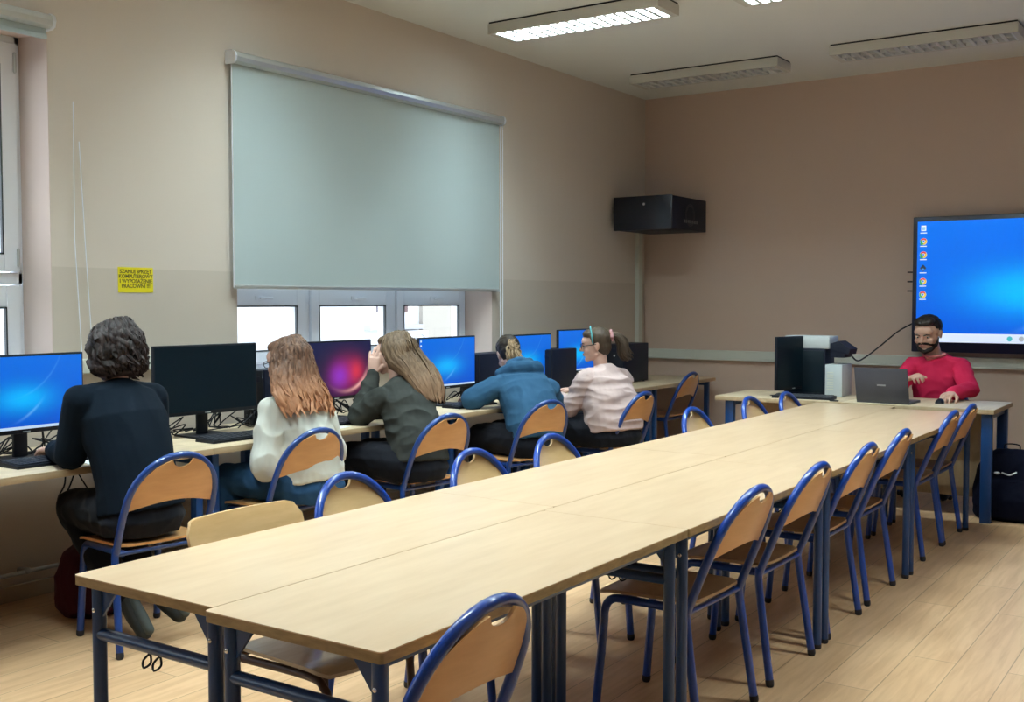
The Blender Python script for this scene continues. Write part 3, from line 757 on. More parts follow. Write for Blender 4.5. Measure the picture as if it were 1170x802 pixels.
def mouse(label, x, y, rz, z=0.76):
    r = thing('computer_mouse', label, 'mouse', (x, y, z), rz, 'computer mice')
    m_ = MB()
    secs = [(-0.055, 0.012, 0.006), (-0.045, 0.026, 0.018), (-0.02, 0.031, 0.030), (0.01, 0.030, 0.034), (0.035, 0.027, 0.026), (0.05, 0.018, 0.012), (0.056, 0.006, 0.005)]
    m_.rings([[V((w * math.cos(PI * k / 10), y, hh * math.sin(PI * k / 10))) for k in range(11)] for y, w, hh in secs]); m_.build('mouse_shell', M_BLACK, r)
    MB().cyl((-0.003, 0.03, 0.027), (0.003, 0.03, 0.027), 0.007, 12).build('scroll_wheel', M_ALU, r)
keyboard('black keyboard under the hand of the student in black', -4.42, 2.86, R90)
keyboard('black keyboard lying before the switched-off monitor', -4.38, 3.90, R90 - 0.05)
keyboard('black keyboard between the white jacket and the grey sweatshirt', -4.42, 4.62, R90)
keyboard('black keyboard before the fourth monitor', -4.44, 6.02, R90)
keyboard('black keyboard on the teacher desk before the dark box', -2.72, 7.83, 0.1, 0.765)
mouse('black mouse under the hand of the man in red', -1.80, 7.99, 0.1, 0.765)
# papers
for (x, y, rz, l) in ((-4.34, 4.47, 0.2, 'white sheet of paper on the desk left of the grey sweatshirt'), (-4.33, 3.05, 1.2, 'white sheet of paper under the arm of the student in black')):
    o = MB().box((-0.105, -0.148, 0), (0.105, 0.148, 0.0015)).build('paper_sheet', mat('paper', (0.75, 0.75, 0.74), 0.7), None, smooth=False)
    o.location = (x, y, 0.7605); o.rotation_euler = (0, 0, rz); tag(o, l, 'paper', 'sheets of paper')

# cable tangles behind the monitors
def cables(label, y, n, seed, x=-4.72, z=0.77, sp=0.5, hh=0.13):
    rnd = random.Random(seed); b = MB()
    for i in range(n):
        p = []; yy = y + rnd.uniform(-sp / 2, sp / 2)
        for k in range(7):
            p.append((x + rnd.uniform(-0.05, 0.05), yy + rnd.uniform(-0.11, 0.11), z + (rnd.uniform(0.0, hh) if k % 2 else rnd.uniform(0, 0.03))))
        b.tube(smooth_path(p, 6), 0.0035, 6)
    o = b.build('cable_tangle', M_BLACK, None); tag(o, label, 'cables', 'loose black cables on the desks')
cables('black cable tangle behind the stand of the left-edge monitor', 3.02, 7, 1)
cables('black cable tangle under the switched-off monitor', 3.98, 9, 2, sp=0.6)
cables('black cable tangle under the purple-red monitor', 4.90, 6, 3)
cables('black cable tangle under the monitor beside the blue hoodie', 6.05, 5, 4)
def hang(label, y, s):
    b = MB(); b.tube(smooth_path([(-4.78, y, 0.722), (-4.74, y - 0.03, 0.60), (-4.72, y - 0.08 * s, 0.52), (-4.72, y + 0.02, 0.45), (-4.75, y + 0.12, 0.50), (-4.80, y + 0.10, 0.60), (-4.83, y + 0.05, 0.7)], 6), 0.004, 6)
    b.tube(smooth_path([(-4.79, y + 0.1, 0.722), (-4.76, y + 0.02, 0.60), (-4.76, y, 0.52), (-4.77, y + 0.15, 0.47), (-4.8, y + 0.2, 0.72)], 6), 0.004, 6)
    tag(b.build('hanging_cable', M_BLACK, None), label, 'cable', 'cables hanging under the desks')
hang('black cable loop hanging under the desk left of the student in black', 3.15, 1.0)
hang('black cable loop hanging under the desk left of the blue hoodie', 6.25, 1.0)

# ------------------------------------------------------------------ wall sign
def text_mesh(txt, size, name, m_, parent, M, align='CENTER', bold=0.0):
    cu = bpy.data.curves.new(name, 'FONT'); cu.body = txt; cu.size = size; cu.align_x = align; cu.extrude = 0.0004; cu.offset = bold; cu.space_line = 0.92
    to = bpy.data.objects.new('tmp_text', cu); COL.objects.link(to)
    bpy.context.view_layer.update()
    me = bpy.data.meshes.new_from_object(to.evaluated_get(bpy.context.evaluated_depsgraph_get()))
    bpy.data.objects.remove(to); me.materials.clear(); me.materials.append(m_)
    me.transform(M)
    o = bpy.data.objects.new(name, me); COL.objects.link(o); o.parent = parent; return o
sg = thing('wall_sign', 'yellow notice with Polish text on the window wall', 'sign', (XL, 3.76, 1.595))
MB().box((0, -0.112, -0.068), (0.002, 0.112, 0.068)).build('sign_sheet', mat('yellow_sheet', (0.80, 0.68, 0.01), 0.5), sg, smooth=False)
text_mesh('SZANUJ SPRZĘT\nKOMPUTEROWY\nI WYPOSAŻENIE\nPRACOWNI !!!', 0.0285, 'lettering', mat('sign_ink', (0.10, 0.09, 0.01), 0.6), sg,
          Matrix.Translation((0.0028, 0, 0.036)) @ Matrix(((0, 0, 1, 0), (1, 0, 0, 0), (0, 1, 0, 0), (0, 0, 0, 1))), bold=0.0006)

# ------------------------------------------------------------------ wall cabinet in the corner
cb = thing('wall_cabinet', 'black equipment cabinet mounted high in the far corner', 'cabinet', (-4.67, 9.75, 2.13))
MB().box((-0.30, -0.74, 0.01), (0.30, 0.0, 0.31), 0.006).build('cabinet_body', M_CASE, cb)
MB().box((-0.30, -0.75, 0.004), (0.30, -0.735, 0.316), 0.004).build('cabinet_door', mat('smoked_front', (0.006, 0.008, 0.016), 0.2), cb)
MB().cyl((0.02, -0.756, 0.24), (0.02, -0.748, 0.24), 0.012, 14).build('lock', M_METAL, cb)
v = MB()
for rr in (0.10, 0.085): v.tube([(0.301, -0.36 + rr * math.cos(a), 0.15 + rr * math.sin(a)) for a in [2 * PI * k / 28 for k in range(28)]], 0.003, 6, closed=True)
v.build('vent_ring', mat('dark_grey', (0.05, 0.05, 0.055), 0.5), cb)
s = MB()
for k in range(7): s.box((0.299, -0.50 + 0.045 * k, 0.075), (0.3025, -0.47 + 0.045 * k, 0.105))
s.build('vent_slots', mat('grey_print', (0.16, 0.16, 0.17), 0.5), cb, smooth=False)

# ------------------------------------------------------------------ interactive display
tv = thing('interactive_display', 'large wall-mounted screen showing a bright blue desktop with icons', 'screen', (-1.43, 9.60, 1.62))
W, Hh = 1.95, 1.14
MB().box((-W / 2, 0, -Hh / 2), (W / 2, 0.09, Hh / 2), 0.008).build('display_frame', mat('display_bezel', (0.006, 0.008, 0.03), 0.3), tv)
MB().box((-0.4, 0.09, -0.3), (0.4, 0.15, 0.3), 0.005).build('wall_bracket', M_BLACK, tv)
sx0, sx1, sz0, sz1 = -W / 2 + 0.038, W / 2 - 0.038, -Hh / 2 + 0.085, Hh / 2 - 0.04
SCR_TV = screen_material('display_wallpaper', 'blue', 1.15)
sc = MB().box((sx0, -0.003, sz0), (sx1, 0.002, sz1)).build('screen', SCR_TV, tv, smooth=False)
M_TASK = mat('display_taskbar', (0.1, 0.1, 0.1), 0.4, emit=(0.62, 0.72, 0.90), es=1.0)
MB().box((sx0, -0.005, sz0), (sx1, -0.003, sz0 + 0.075)).build('taskbar', M_TASK, sc, smooth=False)
def em(n, c, s=0.9): return mat(n, (0.05, 0.05, 0.05), 0.4, emit=c, es=s)
E_W, E_R, E_G, E_Y, E_B, E_K = em('icon_white', (0.9, 0.95, 1)), em('icon_red', (0.75, 0.03, 0.03)), em('icon_green', (0.02, 0.4, 0.08)), em('icon_yellow', (0.85, 0.55, 0.02)), em('icon_blue', (0.03, 0.25, 0.8)), em('icon_dark', (0.005, 0.01, 0.03))
def disc(b, m_, cx, cz, r0, r1, a0, a1, y):
    b.m(m_); n = 12; vs = []
    ins = [b.bm.verts.new((cx + r0 * math.cos(a0 + (a1 - a0) * k / n), y, cz + r0 * math.sin(a0 + (a1 - a0) * k / n))) for k in range(n + 1)]
    out = [b.bm.verts.new((cx + r1 * math.cos(a0 + (a1 - a0) * k / n), y, cz + r1 * math.sin(a0 + (a1 - a0) * k / n))) for k in range(n + 1)]
    for k in range(n): b._f([ins[k], out[k], out[k + 1], ins[k + 1]])
def caption(b, cx, cz, w, y=-0.0042):
    b.m(E_W)
    b.box((cx - w / 2, y, cz - 0.004), (cx + w / 2, y + 0.001, cz + 0.003))
icx = sx0 + 0.05
zi = [0.470, 0.372, 0.262, 0.150, 0.045, -0.055]
zi = [sz1 - 0.055 - 0.112 * k for k in range(6)]
for k, zc in enumerate(zi):
    b = MB()
    if k == 0:
        b.m(E_W); b.box((icx - 0.020, -0.0045, zc - 0.024), (icx + 0.020, -0.0035, zc + 0.022)); b.m(em('icon_pale_blue', (0.3, 0.6, 0.8))); b.box((icx - 0.013, -0.0052, zc - 0.016), (icx + 0.013, -0.0046, zc + 0.010))
    elif k == 3:
        b.m(E_K); b.prism([(0, 0.03), (0.026, 0), (0, -0.03), (-0.026, 0)], -0.0045, -0.0035, Matrix.Translation((icx, 0, zc)))
        b.m(E_B); b.prism([(0.0, 0.0), (0.014, -0.012), (0, -0.024), (-0.014, -0.012)], -0.0052, -0.0046, Matrix.Translation((icx, 0, zc)))
    else:
        disc(b, E_W, icx, zc, 0, 0.030, 0, 2 * PI, -0.0038)
        disc(b, E_R, icx, zc, 0.013, 0.028, math.radians(30), math.radians(150), -0.0045)
        disc(b, E_G, icx, zc, 0.013, 0.028, math.radians(150), math.radians(270), -0.0045)
        disc(b, E_Y, icx, zc, 0.013, 0.028, math.radians(-90), math.radians(30), -0.0045)
        disc(b, E_B, icx, zc, 0, 0.010, 0, 2 * PI, -0.0046)
        if k in (1, 2, 4): disc(b, E_G, icx - 0.014, zc - 0.02, 0, 0.012, 0, 2 * PI, -0.0052)
    caption(b, icx, zc - 0.040, 0.055); 
    b.build('desktop_icon', None, sc, smooth=False)
for k, m_ in enumerate((em('icon_teal', (0.05, 0.5, 0.55)), em('icon_grey', (0.4, 0.45, 0.5)), E_K, em('icon_grey2', (0.3, 0.35, 0.42)), E_B, E_W)):
    b = MB(); cx = -0.10 + 0.088 * k - 0.1
    disc(b, m_, cx, sz0 + 0.038, 0.0 if k != 3 else 0.012, 0.021, 0, 2 * PI, -0.0058); b.build('taskbar_icon', None, sc, smooth=False)
c = MB()
for zz in (0.10, 0.02, -0.06): c.box((-W / 2 - 0.05, 0.03, zz), (-W / 2 + 0.01, 0.045, zz + 0.012), 0.003)
c.build('side_hook', M_BLACK, tv)
tag(MB().tube(smooth_path([(-2.39, 9.66, 1.30), (-2.52, 9.62, 1.22), (-2.62, 9.45, 1.10), (-2.64, 9.1, 1.02), (-2.58, 8.65, 1.01), (-2.535, 8.30, 1.09)], 8), 0.006, 8).build('display_cable', M_BLACK, None), 'black cable sagging from the printer up to the big screen', 'cable')

# ------------------------------------------------------------------ teacher desk equipment
bx = thing('black_case', 'black box-shaped case under the white printer on the teacher desk', 'computer', (-2.79, 8.22, 0.765))
MB().box((-0.15, -0.10, 0.0), (0.13, 0.12, 0.355), 0.006).build('case', M_CASE, bx)
MB().box((-0.14, -0.108, 0.02), (0.12, -0.099, 0.34), 0.004).build('front_panel', M_BLACKG, bx)
pr = thing('printer', 'pale grey-white printer on top of the black case', 'printer', (-2.79, 8.24, 1.12))
MB().box((-0.19, -0.12, 0.0), (0.16, 0.10, 0.095), 0.008).build('printer_body', mat('printer_white', (0.55, 0.60, 0.62), 0.5), pr)
t = MB(); t.prism([(0.16, 0.0), (0.30, -0.04), (0.31, 0.0), (0.22, 0.06), (0.16, 0.04)], -0.10, 0.08); t.build('output_tray', M_CASE, pr, smooth=False)
MB().box((0.16, -0.09, -0.065), (0.27, 0.06, -0.002), 0.005).build('tray_box', M_CASE, pr)
pc = thing('white_box', 'pale grey upright computer case beside the black one on the teacher desk', 'computer', (-2.58, 8.22, 0.765))
MB().box((-0.075, -0.12, 0.0), (0.055, 0.12, 0.24), 0.006).build('case', mat('pale_case', (0.50, 0.55, 0.57), 0.45), pc)
g = MB()
for k in range(8): g.box((-0.06, -0.1225, 0.05 + k * 0.018), (-0.01, -0.1195, 0.058 + k * 0.018))
g.build('vent', M_TRUNK, pc, smooth=False)
lp = thing('laptop', 'dark grey laptop open in front of the man in red', 'laptop', (-2.12, 7.86, 0.765), math.radians(180 - 3))
MB().box((-0.185, -0.13, 0), (0.185, 0.12, 0.018), 0.005).build('laptop_base', mat('laptop_grey', (0.07, 0.075, 0.09), 0.4), lp)
th = math.radians(14)
LM = Matrix.Translation((0, 0.12, 0.014)) @ Matrix.Rotation(-th, 4, 'X')
l = MB(); l.box((-0.185, -0.004, 0), (0.185, 0.004, 0.245), 0.004, LM); lid = l.build('laptop_lid', mat('laptop_lid_grey', (0.055, 0.056, 0.075), 0.45), lp)
MB().box((-0.17, -0.006, 0.015), (0.17, -0.0045, 0.235), 0, LM).build('laptop_screen', em('laptop_glow', (0.3, 0.45, 0.8), 0.5), lid, smooth=False)
MB().box((-0.03, 0.0042, 0.115), (0.03, 0.0052, 0.126), 0.001, LM).build('emblem', mat('emblem_grey', (0.3, 0.31, 0.34), 0.3), lid)
k = MB()
for j in range(5):
    for i in range(13): k.box((-0.16 + i * 0.0247, -0.0 + j * 0.02 , 0.018), (-0.14 + i * 0.0247, 0.016 + j * 0.02, 0.0205))
k.build('keys', M_BLACK, lp, smooth=False)
tag(MB().box((-2.49, 7.70, 0.7655), (-2.43, 7.73, 0.774), 0.002).build('usb_stick', M_BLACK, None), 'small black stick lying left of the laptop', 'usb stick')

# ------------------------------------------------------------------ bags
def soft(prims, name, m_, parent, voxel=0.006, smooth=6, disp=None):
    """prims is an MB with overlapping closed shapes; fused to one continuous surface"""
    me = prims.mesh('tmp'); o = bpy.data.objects.new('tmp_soft', me); COL.objects.link(o)
    md = o.modifiers.new('r', 'REMESH'); md.mode = 'VOXEL'; md.voxel_size = voxel
    ms = o.modifiers.new('s', 'SMOOTH'); ms.factor = 0.5; ms.iterations = smooth
    bpy.context.view_layer.update()
    nm = bpy.data.meshes.new_from_object(o.evaluated_get(bpy.context.evaluated_depsgraph_get()))
    bpy.data.objects.remove(o)
    if disp:
        nm.update(); ns = [v.normal.copy() for v in nm.vertices]
        for v, n_ in zip(nm.vertices, ns): v.co += n_ * disp(v.co, n_)
    nm.materials.clear(); nm.materials.append(m_)
    for p in nm.polygons: p.use_smooth = True
    ob = bpy.data.objects.new(name, nm); COL.objects.link(ob)
    if parent: ob.parent = parent
    return ob
def folds(amp, sc=(9, 9, 5), seed=0, fine=0.0):
    def f(p, n_):
        q = V((p.x * sc[0] + seed, p.y * sc[1], p.z * sc[2]))
        w = 1 - abs(noise.noise(q)) * 3.0
        return amp * w * 0.7 + fine * noise.noise(q * 3.1)
    return f
bg = thing('backpack', 'black backpack standing on the floor by the teacher desk leg', 'backpack', (-1.33, 7.98, 0))
b = MB(); b.loft([((0, 0, 0.0), 0.20, 0.11), ((0, 0, 0.03), 0.235, 0.13), ((0, 0, 0.20), 0.235, 0.135), ((0, 0.01, 0.36), 0.205, 0.12), ((0.0, 0.02, 0.44), 0.15, 0.09), ((0, 0.025, 0.475), 0.08, 0.05)], (1, 0, 0), pw=3)
b.loft([((0, -0.10, 0.03), 0.17, 0.06), ((0, -0.11, 0.15), 0.175, 0.075), ((0, -0.09, 0.27), 0.15, 0.05)], (1, 0, 0), pw=3)
soft(b, 'bag_body', mat('black_nylon', (0.003, 0.004, 0.014), 0.8, spec=0.1, bump=(200, 0.2, 0.001)), bg, 0.009, 5, folds(0.006, (12, 12, 10), 3))
MB().tube(smooth_path([(-0.05, 0.03, 0.47), (-0.04, 0.035, 0.505), (0.04, 0.035, 0.505), (0.05, 0.03, 0.47)], 6), 0.009, 8, flat=0.5).build('grab_handle', MATS['black_nylon'], bg)
MB().tube(smooth_path([(-0.03, -0.155, 0.335), (0.02, -0.165, 0.325), (0.06, -0.15, 0.345)], 5), 0.006, 8).ell((-0.06, -0.15, 0.33), (0.02, 0.01, 0.01)).build('buckle', M_ALU, bg)
MB().tube(smooth_path([(-0.13, 0.13, 0.42), (-0.17, 0.17, 0.25), (-0.16, 0.15, 0.05)], 6), 0.02, 8, flat=0.3).build('shoulder_strap', MATS['black_nylon'], bg)
rb_ = thing('red_bag', 'dark red bag on the floor by the chair of the student in black', 'bag', (-4.55, 3.13, 0))
b = MB(); b.loft([((0, 0, 0.0), 0.13, 0.12), ((0, 0, 0.03), 0.155, 0.15), ((0, 0, 0.18), 0.155, 0.15), ((0, 0, 0.29), 0.12, 0.11), ((0, 0, 0.335), 0.06, 0.06)], (0, 1, 0), pw=2.6)
soft(b, 'bag_body', mat('maroon_nylon', (0.055, 0.004, 0.013), 0.7, spec=0.2), rb_, 0.009, 5, folds(0.008, (12, 12, 10), 9))
MB().tube(smooth_path([(0.10, -0.09, 0.28), (0.19, -0.10, 0.2), (0.20, -0.09, 0.06)], 5), 0.018, 8, flat=0.3).build('shoulder_strap', M_BLACK, rb_)
# ------------------------------------------------------------------ people
def frame(pos, yaw, pitch=0.0, roll=0.0):
    return Matrix.Translation(V(pos)) @ Matrix.Rotation(math.radians(yaw), 4, 'Z') @ Matrix.Rotation(math.radians(pitch), 4, 'X') @ Matrix.Rotation(math.radians(roll), 4, 'Y')
def add_head(b, M, s=1.0, male=False):
    def e(c, r): b.ell(V(c) * s, V(r) * s, None, 18, M)
    def c(p, q, r0, r1): b.cap(M @ (V(p) * s), M @ (V(q) * s), r0 * s, r1 * s, 10)
    e((0, -0.014, 0.028), (0.074, 0.094, 0.085)); e((0, 0.022, -0.02), (0.064, 0.068, 0.082)); e((0, 0.034, -0.062), (0.050, 0.050, 0.045))
    e((0, 0.068, -0.092), (0.022, 0.020, 0.018)); e((0, 0.058, 0.036), (0.056, 0.036, 0.04))
    for sx in (-1, 1):
        e((sx * 0.036, 0.066, -0.028), (0.022, 0.018, 0.022)); c((sx * 0.014, 0.087, 0.019), (sx * 0.044, 0.073, 0.018), 0.007, 0.006)
        e((sx * 0.073, -0.008, -0.008), (0.008, 0.019, 0.030)); e((sx * 0.079, -0.014, 0.004), (0.006, 0.014, 0.018)); c((sx * 0.046, 0.0, -0.06), (sx * 0.024, 0.05, -0.092), 0.018, 0.014)
    c((0, 0.086, 0.012), (0, 0.108, -0.020), 0.0075, 0.011); e((0.009, 0.096, -0.025), (0.008, 0.008, 0.007)); e((-0.009, 0.096, -0.025), (0.008, 0.008, 0.007))
    e((0, 0.086, -0.050), (0.022, 0.010, 0.006)); e((0, 0.084, -0.062), (0.018, 0.010, 0.007))
def add_hand(b, wrist, d, n, side, curl=0.3, s=1.0, spread=0.06):
    """wrist point, d finger direction, n back-of-hand normal, side +1/-1 puts the thumb on cross(d,n)*side"""
    w = V(wrist); d = V(d).normalized(); n = V(n); n = (n - d * n.dot(d)).normalized(); t = d.cross(n).normalized() * side
    b.loft([(w - d * 0.01, 0.026 * s, 0.019 * s), (w + d * 0.025 * s, 0.032 * s, 0.017 * s), (w + d * 0.06 * s, 0.039 * s, 0.015 * s), (w + d * 0.088 * s, 0.038 * s, 0.012 * s)], t, 16, 2.6)
    for k, (off, L) in enumerate(((0.029, 0.068), (0.010, 0.077), (-0.010, 0.072), (-0.029, 0.056))):
        p = w + d * (0.082 - 0.006 * abs(k - 1)) * s + t * off * s
        a = curl * 0.8; dd = (d + t * spread * (1.5 - k)).normalized(); pts = [p]
        for seg, fr in ((0, 0.45), (1, 0.31), (2, 0.24)):
            q = dd * math.cos(a) - n * math.sin(a)
            p = p + q * L * fr * s; pts.append(p); a += curl * (1.1 if seg == 0 else 0.8)
        b.limb(pts, [0.0092 * s, 0.0086 * s, 0.0078 * s, 0.0066 * s], 10)
    p0 = w + d * 0.022 * s + t * 0.024 * s - n * 0.004; p1 = p0 + (d * 0.65 + t * 0.75 - n * 0.25).normalized() * 0.038 * s; p2 = p1 + (d * 0.92 + t * 0.3 - n * 0.3 * (1 + curl)).normalized() * 0.030 * s
    p3 = p2 + (d * 0.98 + t * 0.05 - n * 0.35 * (1 + curl)).normalized() * 0.024 * s
    b.limb([p0, p1, p2, p3], [0.015 * s, 0.0118 * s, 0.0100 * s, 0.0078 * s], 10)
def hair_mat(name, c1, c2, c3, zlo, zhi):
    """strand-streaked hair; c1->c2 streaks, tips c3 between heights (own dyed lengths)"""
    m = bpy.data.materials.new(name); m.use_nodes = True; nt = m.node_tree; b = nt.nodes['Principled BSDF']
    b.inputs['Roughness'].default_value = 0.55; b.inputs['Specular IOR Level'].default_value = 0.3
    tc = nt.nodes.new('ShaderNodeTexCoord'); mp = nt.nodes.new('ShaderNodeMapping'); mp.inputs['Scale'].default_value = (70, 70, 5)
    nz = nt.nodes.new('ShaderNodeTexNoise'); nz.inputs['Scale'].default_value = 1.0; nz.inputs['Detail'].default_value = 3
    mx = nt.nodes.new('ShaderNodeMixRGB'); mx.inputs[1].default_value = (*c1, 1); mx.inputs[2].default_value = (*c2, 1)
    cr = nt.nodes.new('ShaderNodeValToRGB'); cr.color_ramp.elements[0].position = 0.38; cr.color_ramp.elements[1].position = 0.62
    sp = nt.nodes.new('ShaderNodeSeparateXYZ'); mr = nt.nodes.new('ShaderNodeMapRange')
    mr.inputs['From Min'].default_value = zhi; mr.inputs['From Max'].default_value = zlo
    m2 = nt.nodes.new('ShaderNodeMixRGB'); m2.inputs[2].default_value = (*c3, 1)
    ml = nt.nodes.new('ShaderNodeMath'); ml.operation = 'MULTIPLY'; ml.inputs[1].default_value = 0.75
    L = nt.links.new
    L(tc.outputs['Object'], mp.inputs[0]); L(mp.outputs[0], nz.inputs['Vector']); L(nz.outputs['Fac'], cr.inputs[0]); L(cr.outputs[0], mx.inputs[0])
    L(tc.outputs['Object'], sp.inputs[0]); L(sp.outputs['Z'], mr.inputs['Value']); L(mr.outputs[0], ml.inputs[0]); L(ml.outputs[0], m2.inputs[0])
    L(mx.outputs[0], m2.inputs[1]); L(m2.outputs[0], b.inputs['Base Color'])
    bp = nt.nodes.new('ShaderNodeBump'); bp.inputs['Strength'].default_value = 0.5; bp.inputs['Distance'].default_value = 0.004
    L(nz.outputs['Fac'], bp.inputs['Height']); L(bp.outputs[0], b.inputs['Normal'])
    return m
def interp_secs(secs, u):
    """secs list of (center, rx, ry); u in 0..1 -> catmull position"""
    x = u * (len(secs) - 1); i = min(int(x), len(secs) - 2); f = x - i
    c = V(secs[i][0]).lerp(V(secs[i + 1][0]), f); return c, secs[i][1] + (secs[i + 1][1] - secs[i][1]) * f, secs[i][2] + (secs[i + 1][2] - secs[i][2]) * f
def hair(secs, lat, material, parent, n=150, r=0.007, wave=0.006, seed=1, face=None, face_dir=None, open_to=0.45, over=0.12, extra=None, base=True, curl=0.0):
    """hair volume given by ellipse sections from crown to tips; strands lie on it; strands on the face side are left out above open_to"""
    rnd = random.Random(seed); lat = V(lat).normalized()
    b = MB()
    if base:
        core = MB(); core.loft([(V(c), rx * 0.93, ry * 0.93) for c, rx, ry in secs], lat, 20, 2.0)
        if extra: extra(core)
        tmp = soft(core, 'tmp_hair', material, None, 0.007, 3, None)
        bm_ = bmesh.new(); bm_.from_mesh(tmp.data); bpy.data.objects.remove(tmp); b.add(bm_)
    for i in range(n):
        th = rnd.uniform(0, 2 * PI); u1 = 1.0 + rnd.uniform(-over * 1.6, over * 0.6); u0 = rnd.uniform(0.0, 0.25)
        pts = []; rs = []; ph = rnd.uniform(0, 6.28); N = 14
        k0 = rnd.uniform(0.96, 1.05); bad = False
        for k in range(N + 1):
            u = u0 + (u1 - u0) * k / N
            c, rx, ry = interp_secs(secs, min(u, 1.0))
            if u > 1: c = c + (V(secs[-1][0]) - V(secs[-2][0])) * (u - 1) * (len(secs) - 1)
            c2, _, _ = interp_secs(secs, min(u + 0.02, 1)); c1_, _, _ = interp_secs(secs, max(min(u, 1) - 0.02, 0))
            t = (c2 - c1_).normalized(); l = (lat - t * lat.dot(t)).normalized(); d = t.cross(l)
            a = th + wave * 14 * math.sin(ph + u * 7)
            p = c + l * rx * k0 * math.cos(a) + d * ry * k0 * math.sin(a)
            p += V((rnd.uniform(-1, 1), rnd.uniform(-1, 1), rnd.uniform(-1, 1))) * wave * 0.5
            if curl: p += V((math.cos(ph + u * 26), math.sin(ph + u * 26), 0)) * curl * u
            if face_dir is not None and u < open_to and (p - c).normalized().dot(V(face_dir)) > 0.35: bad = True
            pts.append(p); rs.append(r * (0.55 + 0.6 * math.sin(PI * min(1, 0.15 + 0.85 * (1 - k / N)))) * (1 if k < N else 0.15))
        if bad: continue
        b.tube(pts, rs, 5, flat=0.55)
    return b.build('hair', material, parent, angle=80)

